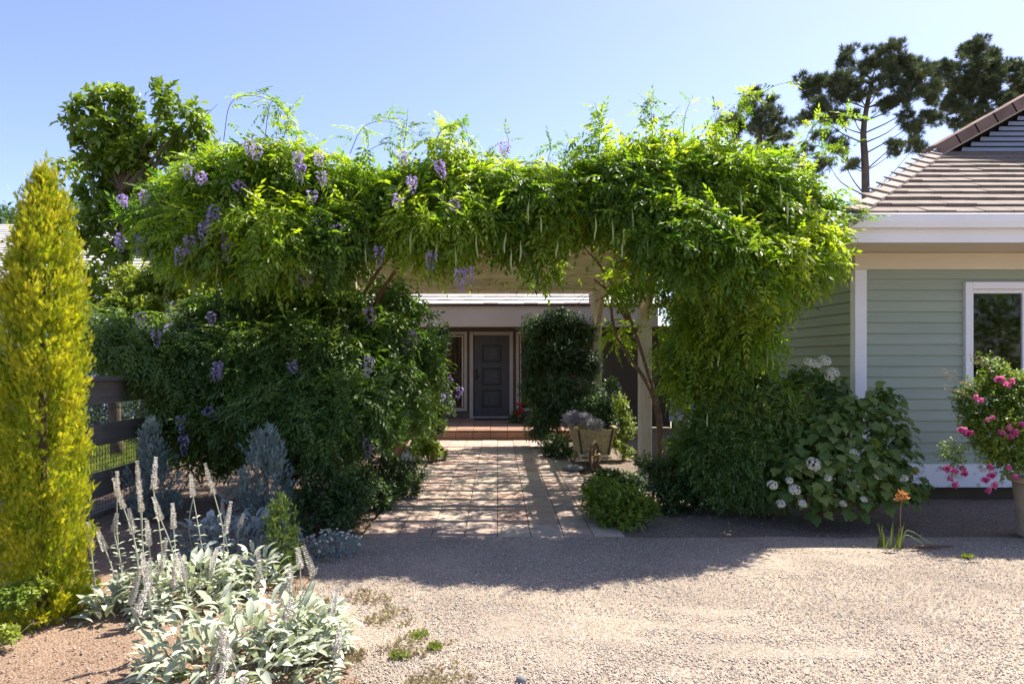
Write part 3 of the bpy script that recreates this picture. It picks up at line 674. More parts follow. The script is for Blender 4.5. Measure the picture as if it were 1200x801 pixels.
for i in range(3):
    x = -2.3+i*2.3; MB().box((x-.02, 7.2, 3.053), (x+.02, 13.65, 3.09), .004).build('batten', M['pergola'], perg)
# ================================================================== WISTERIA
WL = [T_pinnate(.24, 5, .080, .031, .45, s) for s in range(4)]+[T_pinnate(.19, 4, .082, .034, .3, 9), T_pinnate(.27, 6, .076, .028, .7, 10), T_pinnate(.15, 3, .066, .027, .2, 12)]
WH = [T_pinnate(.27, 6, .078, .024, .9, s+20) for s in range(3)]
def raceme_mesh(L, seed):
    r = random.Random(seed); Ts = []; pet = T_leaf(.026, .024, .6)
    n = int(L/.2*95)
    for i in range(n):
        t = r.random(); rad = (.034*(1-t*.75)+.006)*(.6 if t < .1 else 1); a = r.uniform(0, 6.283)
        mtx = Matrix.Translation((rad*math.cos(a), rad*math.sin(a), -L*t)) @ Matrix.Rotation(a-math.pi/2, 4, 'Z') @ Matrix.Rotation(r.uniform(-1.2, .3), 4, 'X') @ Matrix.Rotation(r.uniform(-1, 1), 4, 'Y') @ Matrix.Scale(1.15-.6*t, 4)
        Ts.append(xf(pet, mtx))
    V, Fc = join(Ts); tn = np.repeat(np.array([r.random() for _ in Ts]), 5)
    return fast_mesh('flower_cluster', V, Fc, tn, M['purple'])
RM = [raceme_mesh(l, i) for i, l in enumerate((.13, .17, .21, .26))]
def flower(px, py, d, k, parent, tilt=0.0):
    o = link('flower_cluster', RM[k], None); p = at(px, py, d); o.parent = parent
    o.matrix_parent_inverse = Matrix.Translation(parent.location).inverted()
    o.location = p; o.rotation_euler = (random.uniform(-.15, .15), tilt+random.uniform(-.12, .12), random.uniform(0, 6)); return o
def pod_mesh(L, seed):
    r = random.Random(seed); pts = [(.006*math.sin(i*.9+seed), 0, -L*i/7) for i in range(8)]
    mb = MB(); mb.tube(pts, [.002,.003,.008,.0095,.0085,.0095,.007,.001], 6); return mb.mesh('seed_pod', M['pod'], True)
PM = [pod_mesh(l, i) for i, l in enumerate((.16, .20, .24))]
def pod(px, py, d, parent):
    o = link('seed_pod', random.choice(PM), None); o.parent = parent; o.matrix_parent_inverse = Matrix.Translation(parent.location).inverted()
    o.location = at(px, py, d); o.rotation_euler = (random.uniform(-.1, .1), random.uniform(-.1, .1), random.uniform(0, 6))
def tendril(pts, parent, leaves=10, r=.004):
    P = curve_pts([at(*p) for p in pts], 26)
    MB().tube(P, [r*(1-.6*i/26) for i in range(27)], 5).build('tendril', M['vinewood'], parent)
    pos = []; d = []
    for i in range(leaves):
        q = P[int((.15+.85*i/leaves)*25)]; pos.append(q); d.append((random.uniform(-1, 1), random.uniform(-1, 1), random.uniform(-.3, .9)))
    return np.array([tuple(p) for p in pos]), np.array(d)
def canopy(root, prof, nsh, deep, extra=(), hang=1.0, tb=0.0, fwd=.2):
    bl = []
    for (px, top, bot, d) in prof:
        px = 572+(px-572)*.925; top += 10; d -= fwd; k = d/F; h = (bot-top); r = max(.22, .5*.52); n = max(1, int(round(h*k/.42)))
        for i in range(n):
            yy = top+h*(i+.5)/n; dd = d+.75*(1-(i+.5)/n)+random.uniform(-.16, .16)-.2
            rr = h*k/n*.60+.07; c = at(px+random.uniform(-8, 8), yy+4, dd)
            bl.append((c.x, c.y, c.z, rr*random.uniform(.95, 1.35), rr*random.uniform(.8, 1.2), rr*random.uniform(.85, 1.1)))
        for j in range(deep):
            c = at(px, top+14, d); c.y += .5+j*.5; bl.append((c.x+random.uniform(-.2, .2), c.y, c.z-.12+random.uniform(-.08, .1), .38, .36, .24))
    bl += list(extra)
    A = shoots(bl, nsh, 5, .22, droop=.38*hang, upb=.5, inner=.12, tonebias=tb+.02, topbright=.5, inset=.17)
    return bl, A
def cat_(*arrs): return tuple(np.concatenate([a[i] for a in arrs]) for i in range(5))
def with_tendrils(A, T):
    out = [A]
    for pos, d in T:
        pos = np.repeat(pos, 2, 0); d = np.repeat(d, 2, 0)+rng.normal(0, .6, (len(pos), 3)); n = len(pos); out.append((pos, unit(d), np.tile(UP, (n, 1))+rng.normal(0, .3, (n, 3)), rng.uniform(.45, .85, n), rng.uniform(.35, .95, n)))
    return cat_(*out)
# left wisteria
wl = empty('wisteria', at(411, 560, 8.4), 'wisteria with many purple racemes covering the left half of the pergola', 'climbing plant', 'wisterias on the pergola')
wl.location.z = 0
prof = [(152,232,275,7.3),(172,205,292,7.1),(200,190,305,6.9),(232,175,308,6.75),(265,172,308,6.65),(300,170,308,6.6),(335,172,308,6.6),(368,180,308,6.65),(398,188,292,6.75),(425,200,240,6.9),(447,205,228,7.1)]
bl, A = canopy(wl, prof, 1750, 1)
T = [tendril([(262,165,6.9),(270,122,6.8),(295,112,6.7),(330,125,6.7),(352,160,6.7)], wl, 9), tendril([(310,165,6.7),(318,120,6.6),(338,138,6.6),(362,180,6.6)], wl, 14),
     tendril([(410,180,6.8),(425,150,6.7),(450,142,6.7),(476,150,6.7),(500,165,6.8)], wl, 13), tendril([(415,190,6.8),(440,172,6.7),(462,166,6.6)], wl, 6),
     tendril([(250,160,6.9),(240,140,6.8),(255,122,6.7)], wl, 3), tendril([(330,170,6.6),(335,150,6.5),(332,135,6.5)], wl, 6)]
A = with_tendrils(A, T)
scatter('foliage', WL, A[0], A[1], A[2], A[3], A[4], M['wis'], wl)
# long drooping leaves along the underside
def fringe(root, pts, n, m, dmin, dmax, tone=(.35, .9), L=(.8, 1.25)):
    xs_ = [p[0] for p in pts]; px = rng.uniform(xs_[0], xs_[-1], n); yb = np.interp(px, xs_, [p[1] for p in pts])+9*np.sin(px*.11)+7*np.sin(px*.29+1)-4; d = rng.uniform(dmin, dmax, n)
    py = yb-22-rng.uniform(0, 40, n); pos = np.stack([(px-VX)/F*d, d, EYE+(VY-py)/F*d], 1)
    dr = unit(np.stack([rng.normal(0, .35, n), rng.normal(-.35, .3, n), -np.ones(n)], 1)); nr = unit(np.stack([rng.normal(0, .4, n), -np.ones(n), rng.normal(.3, .2, n)], 1))
    scatter('foliage', WH, pos, dr, nr, rng.uniform(*L, n), rng.uniform(*tone, n), m, root)
fringe(wl, [(165,275),(200,300),(260,312),(300,312),(350,312),(395,300),(415,250),(430,232)], 430, M['wis'], 6.5, 7.2, (.2, .75))
for (x, y, k, tl) in [(142,238,1,.9),(140,283,2,.7),(166,283,2,.1),(170,232,0,.4),(222,283,1,0),(213,296,1,.1),(253,248,3,.4),(262,255,3,-.1),(239,268,2,.1),(276,220,1,1.0),(237,212,0,.8),(299,280,2,.1),(334,252,2,-.1),(363,292,3,-.1),(365,310,2,0),(352,322,1,-.5),(348,185,1,.2),(352,198,1,.1),(376,208,0,.2),(366,230,0,0),(292,172,0,.2),(302,178,0,0),(374,185,0,.1),(444,295,1,0),(268,290,1,.1),(218,200,0,.3),(395,270,0,.1)]:
    flower(x, y-6, 6.22 if x > 200 else 6.55, k, wl, tl)
for i in range(26): pod(random.uniform(200, 430), random.uniform(280, 305), random.uniform(6.25, 6.5), wl)
stem_pts = [[(-1.95,8.45,0),(-2.0,8.4,.8),(-1.75,8.42,1.6),(-1.95,8.4,2.4),(-1.8,8.2,2.95),(-2.3,7.6,3.2)],[(-1.9,8.5,0),(-1.72,8.45,.9),(-1.98,8.45,1.7),(-1.5,8.3,2.6),(-1.1,8.1,3.0)],[(-1.75,8.5,1.6),(-1.45,8.2,2.3),(-1.15,8.0,2.7),(-.9,7.9,3.05)]]
for sp in stem_pts: MB().tube(curve_pts(sp, 22), [.035-.02*i/22 for i in range(23)], 8).build('stem', M['vinewood'], wl, True)
# right wisteria
wr = empty('wisteria', (1.95, 8.45, 0), 'wisteria with pale seed pods covering the right half of the pergola and its post', 'climbing plant', 'wisterias on the pergola')
prof = [(470,205,238,6.95),(490,192,285,6.8),(515,182,292,6.7),(545,182,280,6.7),(575,195,265,6.75),(605,192,278,6.7),(635,198,268,6.7),(668,196,246,6.75),(700,188,242,6.75),(733,180,250,6.7),(765,172,268,6.7),(797,170,290,6.7),(828,172,308,6.7),(860,172,318,6.7),(890,172,328,6.75),(920,178,335,6.8),(948,190,330,6.9),(968,208,318,7.0),(985,245,305,7.0)]
ex = [B(520,178,6.8,20), B(705,178,6.8,16), B(765,172,6.8,16), B(840,182,6.9,16),
      B(812,340,7.6,32), B(845,355,7.2,38), B(882,355,7.1,34), B(832,392,7.3,34), B(868,402,7.2,30), B(808,425,7.6,26), B(845,440,7.4,26), B(915,335,7.2,24), B(790,385,7.9,16), B(730,395,8.9,12), B(890,400,7.4,16),
      B(728,335,8.0,12), B(770,325,7.6,16), B(795,412,7.6,14), B(805,452,7.6,18), B(848,468,7.4,20), B(740,320,7.2,16), B(632,318,7.3,14,22)]
bl, A = canopy(wr, prof, 3900, 1, ex, tb=.06, fwd=.35)
T = [tendril([(700,190,6.8),(703,150,6.7),(697,120,6.7)], wr, 14), tendril([(765,165,6.8),(763,130,6.7),(760,108,6.7)], wr, 14), tendril([(800,165,6.8),(803,135,6.7),(812,112,6.7)], wr, 5),
     tendril([(500,190,6.8),(520,150,6.7),(545,150,6.7),(550,185,6.8)], wr, 14), tendril([(850,150,6.8),(880,120,6.7),(905,102,6.7),(930,95,6.6)], wr, 8), tendril([(860,150,6.8),(868,120,6.8),(885,108,6.7)], wr, 14),
     tendril([(940,175,6.9),(955,145,6.8),(985,135,6.8),(1010,140,6.8)], wr, 12), tendril([(960,195,6.9),(985,170,6.8),(1000,178,6.8)], wr, 8), tendril([(985,270,7.0),(1003,262,6.9),(1018,248,6.9)], wr, 7), tendril([(985,235,7.0),(1000,240,6.9),(1012,246,6.9)], wr, 6),
     tendril([(590,188,6.8),(596,168,6.8),(592,150,6.8)], wr, 4), tendril([(660,195,6.8),(664,172,6.7),(670,160,6.7)], wr, 5), tendril([(470,200,6.9),(476,150,6.8),(478,128,6.8)], wr, 5), tendril([(640,196,6.8),(645,178,6.7),(655,165,6.7)], wr, 5), tendril([(840,165,6.8),(838,140,6.7),(846,120,6.7)], wr, 7)]
A = with_tendrils(A, T)
scatter('foliage', WL, A[0], A[1], A[2], A[3], A[4], M['wis'], wr)
fringe(wr, [(470,235),(490,298),(520,306),(560,285),(600,296),(640,312),(655,266),(700,256),(760,275),(830,305)], 430, M['wis'], 6.4, 7.2, (.2, .8))
fringe(wr, [(790,330),(840,400),(880,400),(925,340),(945,310)], 240, M['wis'], 6.7, 7.3, (.3, .95))
fringe(wr, [(790,430),(815,460),(850,465),(880,430)], 150, M['wis'], 7.1, 7.6, (.2, .7))
for (x, y, k, tl) in [(482,213,1,.9),(513,196,1,.6),(468,235,0,.5),(538,320,2,0),(548,318,1,.2),(470,182,0,.2),(590,172,0,.1),(530,240,0,.6),(506,300,1,.1)]: flower(x, y-5, 6.12, k, wr, tl)
for x, y in [(484,285),(510,300),(534,305),(560,290),(592,290),(598,310),(612,300),(618,250),(632,270),(655,300),(700,270),(715,275),(728,300),(733,285),(740,262),(760,290),(788,265),(800,268),(836,280),(848,290),(865,240),(925,300),(946,300),(917,235),(925,250),(896,420),(843,430),(830,500),(836,540),(905,430)]:
    pod(x+random.uniform(-3, 3), y-18, 6.1 if y < 360 else 7.0, wr)
for sp in [[(1.98,8.5,0),(2.02,8.45,.8),(1.8,8.4,1.6),(1.6,8.45,2.2),(1.3,8.4,2.7),(1.0,8.2,3.0)],[(2.05,8.6,.0),(1.95,8.5,1.1),(1.5,8.6,1.9),(1.45,8.5,2.5),(1.7,8.2,3.05)],
           [(1.6,8.45,2.1),(1.35,8.2,2.4),(1.15,8.1,2.55)],[(1.5,8.4,2.35),(1.7,7.9,2.75),(2.1,7.4,3.0)]]:
    MB().tube(curve_pts(sp, 22), [.028-.016*i/22 for i in range(23)], 8).build('stem', M['vinewood'], wr, True)
def deadbits(root, n, x0, x1, y0, y1, d0, d1):
    for i in range(n):
        p = at(random.uniform(x0, x1), random.uniform(y0, y1), random.uniform(d0, d1)); a = Vector((random.uniform(-1, 1), random.uniform(-.6, .2), random.uniform(-.4, .8)))*random.uniform(.15, .4)
        MB().tube(curve_pts([p, p+a*.5+Vector((0, 0, .03)), p+a], 6), [.004,.004,.0035,.003,.0025,.002,.0015], 4).build('dry_twig', M['vinewood'], root)
deadbits(wl, 30, 170, 440, 190, 320, 6.3, 6.8); deadbits(wr, 45, 460, 960, 190, 340, 6.1, 6.8); deadbits(wr, 20, 620, 770, 300, 360, 7.2, 8.5)
# leaves over the rest of the rafters: the roof that dapples the path
def roofleaves(root, x0, x1, n):
    x = rng.uniform(x0, x1, n); y = rng.uniform(7.1, 13.2, n)
    g = np.sin(x*3.1+1)*np.sin(y*2.7)+.6*np.sin(x*7+y*5)+.5*np.sin(y*9-x*4); ok = g > -.95; x = x[ok]; y = y[ok]; n = len(x)
    z = 3.12+rng.gamma(2., .09, n); d = unit(np.stack([rng.normal(0, 1, n), rng.normal(0, 1, n), rng.normal(-.1, .4, n)], 1)); nr = unit(np.stack([rng.normal(0, .3, n), rng.normal(0, .3, n), np.ones(n)], 1))
    scatter('foliage', WL, np.stack([x, y, z], 1), d, nr, rng.uniform(.8, 1.2, n), rng.uniform(.1, .9, n), M['wis'], root)
roofleaves(wl, -3.0, 0, 2500); roofleaves(wr, 0, 3.0, 2500)
# left lower mass of the wisteria: a big shrub over the fence and round the post
ws = empty('wisteria_shrub', (-2.7, 7.9, 0), 'large dark green wisteria shrub with hanging purple racemes spilling over the fence end', 'shrub')
bl = [B(105,392,7.6,24), B(125,400,7.5,30), B(160,395,7.7,30), B(165,420,7.4,30), B(205,392,7.9,30), B(210,430,7.5,38), B(250,378,8.0,34), B(255,420,7.5,42), B(300,360,8.0,42), B(300,425,7.4,45), B(345,360,8.1,40), B(350,420,7.5,45), B(395,375,8.2,38), B(400,430,7.6,42),
      B(225,480,7.6,40), B(270,490,7.3,42), B(320,485,7.0,45), B(370,490,6.9,48), B(415,480,7.1,42), B(455,455,7.7,36), B(445,400,8.2,38), B(480,410,8.6,32), B(495,440,9.0,26), B(475,470,8.2,30), B(430,508,7.5,26), B(380,512,7.1,30), B(335,508,7.3,28), B(200,510,7.9,30), B(250,525,7.8,30), B(470,365,8.8,26), B(455,350,8.6,20), B(490,480,9.2,22)]
A = shoots(bl, 2700, 5, .22, droop=.35, upb=.4, inner=.15, topbright=.35, inset=.17, jit=.22)
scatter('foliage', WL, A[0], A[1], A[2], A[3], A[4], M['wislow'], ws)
fringe(ws, [(95,430),(160,445),(230,520),(300,540),(360,545),(430,545),(480,515)], 360, M['wislow'], 7.0, 7.5, (.2, .8))
stems('stem', (-2.5, 8.1, 0), [at(160,400,7.8), at(250,420,7.7), at(330,400,7.7), at(400,400,8.0), at(460,420,8.4), at(350,490,7.2)], .05, M['vinewood'], ws)
for (x, y, k, tl) in [(254,432,1,.1),(211,495,1,.2),(215,518,2,.1),(182,395,1,.1),(180,300,1,.2),(433,425,2,.05),(430,520,2,0),(455,405,1,.9),(432,368,1,.2),(385,330,0,.1),(341,432,0,.4),(240,487,1,.9),(200,320,2,.2),(222,328,1,.3),(253,440,0,0),(475,405,1,.2),(530,450,3,-.8),(540,462,1,-.6),(519,470,1,-.5),(447,398,1,.4),(482,395,1,.3),(246,375,0,.4),(300,470,0,.2),(368,500,0,.3),(165,375,0,.2)]:
    flower(x, y-8, (6.9 if x < 440 else 8.0) if x < 515 else 9.4, k, ws, tl)
# ================================================================== OTHER SHRUBS AND TREES
LF = [T_leaf(.055, .026, .3, .42, .15), T_leaf(.048, .024, .4), T_leaf(.06, .024, .2, .45, .3)]
LFn = [T_leaf(.075, .018, .3, .42, .3), T_leaf(.065, .016, .3)]
def shrub(name, label, cat, blobs, nsh, T, m, L=.10, per=6, droop=.2, upb=.6, scale=1.0, base=None, group=None, tb=0.0, bark='bark', r=.014, fan=.8, jit=.2, topbright=.2, inner=.25, nst=6):
    b = np.array(blobs); base = base or (float(b[:, 0].mean()), float(b[:, 1].mean()), 0)
    root = empty(name, base, label, cat, group)
    A = shoots(blobs, nsh, per, L, droop=droop, upb=upb, inner=inner, fan=fan, jit=jit, tonebias=tb, topbright=topbright, inset=L*.75)
    scatter('foliage', T, A[0], A[1], A[2], A[3]*scale, A[4], m, root)
    tg = [blobs[i][:3] for i in (range(len(blobs)) if len(blobs) <= nst else random.sample(range(len(blobs)), nst))]
    stems('stem', base, tg, r, M[bark], root, .05); return root
# shaded shrubs left of the path
shrub('dark_shrub', 'rounded dark green shrub left of the path behind the white edging flowers', 'shrub', [B(380,575,6.3,36), B(405,590,6.2,32), B(365,600,6.1,26), B(420,570,6.6,28), B(395,605,6.0,24)], 900, LF, M['darkleaf'], .12)
shrub('glossy_shrub', 'low dark glossy shrub leaning over the left edge of the path', 'shrub', [B(455,560,7.6,28), B(475,570,7.9,20), B(440,580,7.2,26), B(485,552,8.6,18)], 700, LF, M['darkleaf'], .10)
shrub('climber', 'tall dark shrub beside the left window of the entrance', 'shrub', [B(512,400,12.6,16,26), B(500,440,12.4,20,30), B(512,470,12.5,18,25), B(505,500,12.2,18,14), B(520,480,12.9,10,20)], 1100, LF, M['jas'], .16, scale=1.5)
shrub('lime_plant', 'small bright yellow-green plant at the left path edge near the terracotta pot', 'plant', [B(495,522,10.6,12,9), B(508,528,10.6,10,7), B(487,528,10.5,8,7), B(516,531,10.8,7,5)], 190, [T_leaf(.10, .05, .3, .45, .3)], M['bright'], .08, tb=.3, r=.006)
# right of the path
shrub('climbing_jasmine', 'tall dense dark green climber filling the pergola side right of the front door', 'climbing plant',
      [B(628,385,12.9,18,20), B(655,380,12.8,24,20), B(682,385,12.7,16,20), B(630,420,12.7,20,22), B(660,415,12.5,26,24), B(688,425,12.5,14,24), B(628,455,12.6,20,20), B(655,455,12.3,24,22), B(640,485,12.4,22,18), B(668,480,12.2,22,16), B(690,465,12.2,16,22), B(633,500,12.3,16,14), B(705,470,11.6,14,18)],
      3300, LFn+LF[:1], M['jas'], .22, per=7, droop=.8, upb=0, scale=1.5, nst=9)
shrub('low_shrub', 'low dark shrub between the cart and the climber at the path edge', 'shrub', [B(650,520,11.2,18,12), B(660,528,10.9,16,10), B(645,530,11.2,12,8)], 420, LF, M['darkleaf'], .1)
shrub('box_shrub', 'bright green leafy shrub at the right front corner of the path', 'shrub', [B(705,580,6.9,24,20), B(730,590,6.6,26,22), B(752,598,6.6,20,18), B(715,603,6.5,20,16), B(735,610,6.4,18,14), B(695,592,6.7,16,14)], 900, [T_leaf(.06, .03, .3, .5, .1), T_leaf(.05, .026, .35)], M['bright'], .10, scale=.95)
shrub('evergreen_shrub', 'darker green shrub behind the bright corner shrub and below the cart', 'shrub', [B(712,564,8.2,18,11), B(724,567,7.9,20,12), B(740,570,7.7,16,12), B(698,571,7.9,12,8)], 600, LF, M['darkleaf'], .12, tb=.2)
shrub('loose_shrub', 'loose small-leaved shrub around the foot of the right pergola post', 'shrub', [B(785,560,7.4,26,26), B(810,570,7.3,24,24), B(770,580,7.2,18,18), B(825,590,7.1,16,14), B(790,590,7.1,24,14), B(760,550,7.5,14,20)], 800, LF, M['darkleaf'], .14, tb=.15)
shrub('pinnate_shrub', 'broad green wisteria-like shrub with fern-like leaves under the right drape', 'shrub', [B(860,490,7.3,40), B(900,495,7.2,38), B(835,530,7.2,36), B(880,540,7.0,42), B(920,530,7.1,34), B(850,565,7.0,28), B(895,565,6.95,26), B(925,480,7.4,28), B(945,505,7.2,24), B(810,520,7.5,24), B(880,455,7.5,26)],
      1900, WL, M['wislow'], .15, per=5, droop=.35, tb=.22, scale=.80)
# potted lime bit, red flowers by the door
def rosette(n, l, wd, seed):
    r = random.Random(seed); Ts = []; b = T_leaf(l, wd, .5, .6, -.2)
    for i in range(n):
        t = i/n; mtx = Matrix.Rotation(i*2.4, 4, 'Z') @ Matrix.Rotation(R(82-72*t+r.uniform(-8, 8)), 4, 'X') @ Matrix.Scale(.55+.55*t, 4); Ts.append(xf(b, mtx))
    V, Fc = join(Ts); return V, Fc, np.repeat(np.array([r.random() for _ in Ts]), 5)
def bloom_meshes(name, m, n, l, wd, k=3): return [fast_mesh(name, *rosette(n, l, wd, s), m) for s in range(k)]
def put(me_list, name, p, parent, s=1.0, tilt=1.0, face=None):
    o = link(name, random.choice(me_list)); o.parent = parent; o.matrix_parent_inverse = Matrix.Translation(parent.location).inverted()
    o.location = p; f = Vector(face) if face else Vector((random.uniform(-.6, .6), -1, random.uniform(0, 1.0)))
    o.rotation_euler = f.to_track_quat('Z', 'Y').to_euler(); o.scale = (s,)*3; return o
ro = empty('red_flower', (.49, 15.2, .2), 'red flowering plant beside the front door on its right', 'flowering plant')
bl = [B(607,492,15.0,9,12), B(614,500,15.0,8,8)]; A = shoots(bl, 170, 5, .07, droop=.1, upb=.7)
scatter('foliage', LF, A[0], A[1], A[2], A[3]*1.2, A[4], M['darkleaf'], ro)
RB = bloom_meshes('blossom', M['red'], 12, .05, .035)
for (x, y) in [(606,474),(609,479),(605,483),(611,474),(613,481),(608,488)]: put(RB, 'blossom', at(x, y, 14.8), ro, 1.3)
# hydrangea
hy = empty('hydrangea', (2.75+.4, 6.7, 0), 'oakleaf hydrangea with lobed leaves and white flower heads in front of the house corner', 'shrub')
HB = [B(1000,490,6.95,34), B(965,510,6.8,34), B(1035,500,6.95,32), B(930,545,6.6,28), B(975,550,6.5,36), B(1015,545,6.5,36), B(1050,545,6.7,28), B(1070,575,6.6,20), B(1000,580,6.35,26), B(960,580,6.35,26), B(930,575,6.45,22), B(1040,575,6.45,24), B(1035,465,7.1,20), B(1055,515,6.95,20)]
hleaf = []
for s in range(4):
    V, Fc = T_oak(.125, s)
    for tn in (.2, .45, .7, .95): hleaf.append(fast_mesh('leaf', V, Fc, np.full(len(V), tn), M['hyd']))
HB = [(*b[:3], b[3]*.9, b[4]*.9, b[5]*.9) for b in HB]
P, Nn, ID = shell(HB, 298, .06)
def leafobj(name, me, p, d, n, s, parent):
    Y = Vector(d).normalized(); Z = Vector(n); Z = (Z-Y*Z.dot(Y)).normalized(); X = Y.cross(Z)
    o = bpy.data.objects.new(name, me); C.objects.link(o); o.parent = parent
    Mx = Matrix((X, Y, Z)).transposed().to_4x4(); Mx = Matrix.Translation(Vector(p)-Vector(parent.location)) @ Mx @ Matrix.Scale(s, 4); o.matrix_local = Mx; return o
for i in range(len(P)):
    nn = Vector(Nn[i]); d = Vector((nn.x, nn.y, 0))*.8+Vector((random.uniform(-.7, .7), random.uniform(-.9, .2), -.45)); n = nn*.7+Vector((0, -.35, 1))+Vector((random.uniform(-.3, .3),)*3)
    leafobj('leaf', random.choice(hleaf), P[i], d, n, random.uniform(.65, 1.1), hy)
P, Nn, ID = shell(HB, 1300, .22, .25); n_ = len(P)
scatter('foliage', [T_oak(.115, 7), T_oak(.10, 8)], P-Nn*.05, unit(Nn*np.array([.8, .8, 0])+rng.normal(0, .5, (n_, 3))-UP*.35), unit(Nn*.5+UP+rng.normal(0, .3, (n_, 3))), rng.uniform(.6, 1, n_), rng.random(n_), M['hyd'], hy)
stems('stem', (3.15, 6.8, 0), [b[:3] for b in HB], .012, M['stalkred'], hy, .06)
def head(seed, m, n=70, rr=.065):
    r = random.Random(seed); Ts = []; b = T_rhomb(.02, .017, .3)
    for i in range(n):
        u = Vector((r.gauss(0, 1), r.gauss(0, 1), abs(r.gauss(0, .8)))).normalized(); p = Vector((u.x*rr, u.y*rr, u.z*rr*.8))*r.uniform(.75, 1.05)
        q = u.to_track_quat('Z', 'Y').to_matrix().to_4x4()
        for k in range(3): Ts.append(xf(b, Matrix.Translation(p) @ q @ Matrix.Rotation(k*2.1+i, 4, 'Z') @ Matrix.Rotation(.3, 4, 'X')))
    V, Fc = join(Ts); return fast_mesh('flower_head', V, Fc, np.repeat(np.array([r.random() for _ in Ts]), 4), m)
WHd = [head(s, M['whitepetal']) for s in range(3)]
for (x, y, s) in [(983,506,.9),(997,500,.6),(953,544,1.0),(905,568,.7),(925,563,.5),(931,574,.8),(1028,558,.6),(1012,585,.5),(1043,550,.4),(988,590,.5),(940,590,.6),(970,560,.5),(1000,530,.5),(1060,560,.5),(915,590,.6)]:
    dd = 6.9 if y < 520 else (6.35 if y < 560 else 6.2); put(WHd, 'flower_head', at(x, y, dd), hy, s, face=(random.uniform(-.3, .3), -.8, 1))
# dark hydrangea behind by the wall
h2 = empty('hydrangea', (3.62, 7.6, 0), 'dark hydrangea against the side wall with cream flower heads on top', 'shrub')
HB2 = [B(940,455,7.65,26), B(965,470,7.55,26), B(930,490,7.7,26), B(975,450,7.5,16), B(960,500,7.6,26)]
P, Nn, ID = shell(HB2, 420, .2, .2); n_ = len(P)
scatter('foliage', [T_oak(.15, 1), T_oak(.13, 2)], P, unit(Nn*np.array([.8, .8, 0])+rng.normal(0, .5, (n_, 3))-UP*.35), unit(Nn*.5+UP), rng.uniform(.7, 1, n_), rng.random(n_)*.5, M['hyd'], h2)
stems('stem', (3.62, 7.6, 0), [b[:3] for b in HB2], .01, M['stalkred'], h2, .05)
for (x, y, s) in [(955,427,.9),(966,423,1.0),(947,424,.8),(976,437,1.0),(972,442,.8)]: put(WHd, 'flower_head', at(x, y, 7.25), h2, s, face=(0, -.7, 1))
# golden cypress
def conifer(name, label, base, H, Rr, m, T, npl, per, prof, plen=.35, bark='bark', sc0=1.0, tb=0.0, ragged=.18, w=.035):
    """upright plumes that leave the trunk and end on an uneven envelope"""
    root = empty(name, base, label, 'conifer'); bx, by, _ = base; r3 = random.Random(len(label)*7+int(H*100))
    pos = []; dd = []; oo = []; tn = []; scl = []
    for i in range(npl):
        z1 = H*(r3.random()**.9); a = r3.uniform(0, 6.283); env = np.interp(z1/H, [p[0] for p in prof], [p[1] for p in prof])*Rr
        env *= (1+ragged*r3.gauss(0, .8))*(1+.10*math.sin(a*3+z1*7/H)); env = max(env, .01); z1 = min(z1+abs(r3.gauss(0, .03)), H*1.02); L = plen*r3.uniform(.7, 1.25)*(1-.3*z1/H)
        z0 = max(.02, z1-L); p0 = Vector((bx+math.cos(a)*env*.45, by+math.sin(a)*env*.45, z0)); p1 = Vector((bx+math.cos(a)*env, by+math.sin(a)*env, z1)); ax = (p1-p0).normalized(); pt_ = r3.random()
        for k in range(per):
            t = r3.random()**.7; q = p0.lerp(p1, t); ww = w*(1-.75*t)+.004; q = q+Vector((r3.gauss(0, ww), r3.gauss(0, ww), r3.gauss(0, ww)))
            pos.append(q); dd.append(ax*1.1+Vector((r3.gauss(0, .45), r3.gauss(0, .45), r3.gauss(.1, .3)))); oo.append((math.cos(a)*.7+r3.gauss(0, .8), math.sin(a)*.7+r3.gauss(0, .8), r3.gauss(0, .8)))
            tn.append(min(1, max(0, .38*pt_+.32*t+.30*r3.random()+tb))); scl.append(r3.uniform(.65, 1.15)*sc0*(1.1-.35*t))
    scatter('foliage', T, np.array([tuple(p) for p in pos]), np.array([tuple(p) for p in dd]), np.array(oo), np.array(scl), np.array(tn), m, root)
    MB().tube([(bx, by, 0), (bx, by, H*.5), (bx+.01, by, H*.97)], [Rr*.13, Rr*.08, Rr*.02], 8).build('trunk', M[bark], root, True); return root
SP = [T_spray(.055, 8, .0062, 30, s) for s in range(4)]
cyx = (41-583)/F*4.08
cy_ = conifer('golden_cypress', 'narrow golden yellow cypress column at the left edge of the drive', (cyx, 4.15, 0), 2.74, .245, M['cyp'], SP, 560, 46, [(0,.85),(.05,1.0),(.25,1.05),(.4,1.0),(.62,.95),(.76,.84),(.86,.64),(.94,.34),(1,.06)], .36, tb=.04, ragged=.09)
# its thin leading shoots
T = [T_spray(.06, 7, .007, 28, s) for s in range(3)]; pos = []; dd = []
for j in range(34):
    bx = cyx+random.gauss(0, .07); by = 4.15+random.gauss(0, .07); z0 = random.uniform(2.35, 2.72)-abs(bx-cyx)*1.5; h = random.uniform(.12, .26)
    for q in range(9):
        t = q/9; pos.append((bx+(bx-cyx)*.7*t, by, z0+h*t)); dd.append((random.gauss(0, .5), random.gauss(0, .5), 1.2))
pos = np.array(pos); n = len(pos); scatter('foliage', T, pos, np.array(dd), rng.normal(0, 1, (n, 3)), rng.uniform(.5, 1.0, n), rng.uniform(.3, 1, n), M['cyp'], cy_)
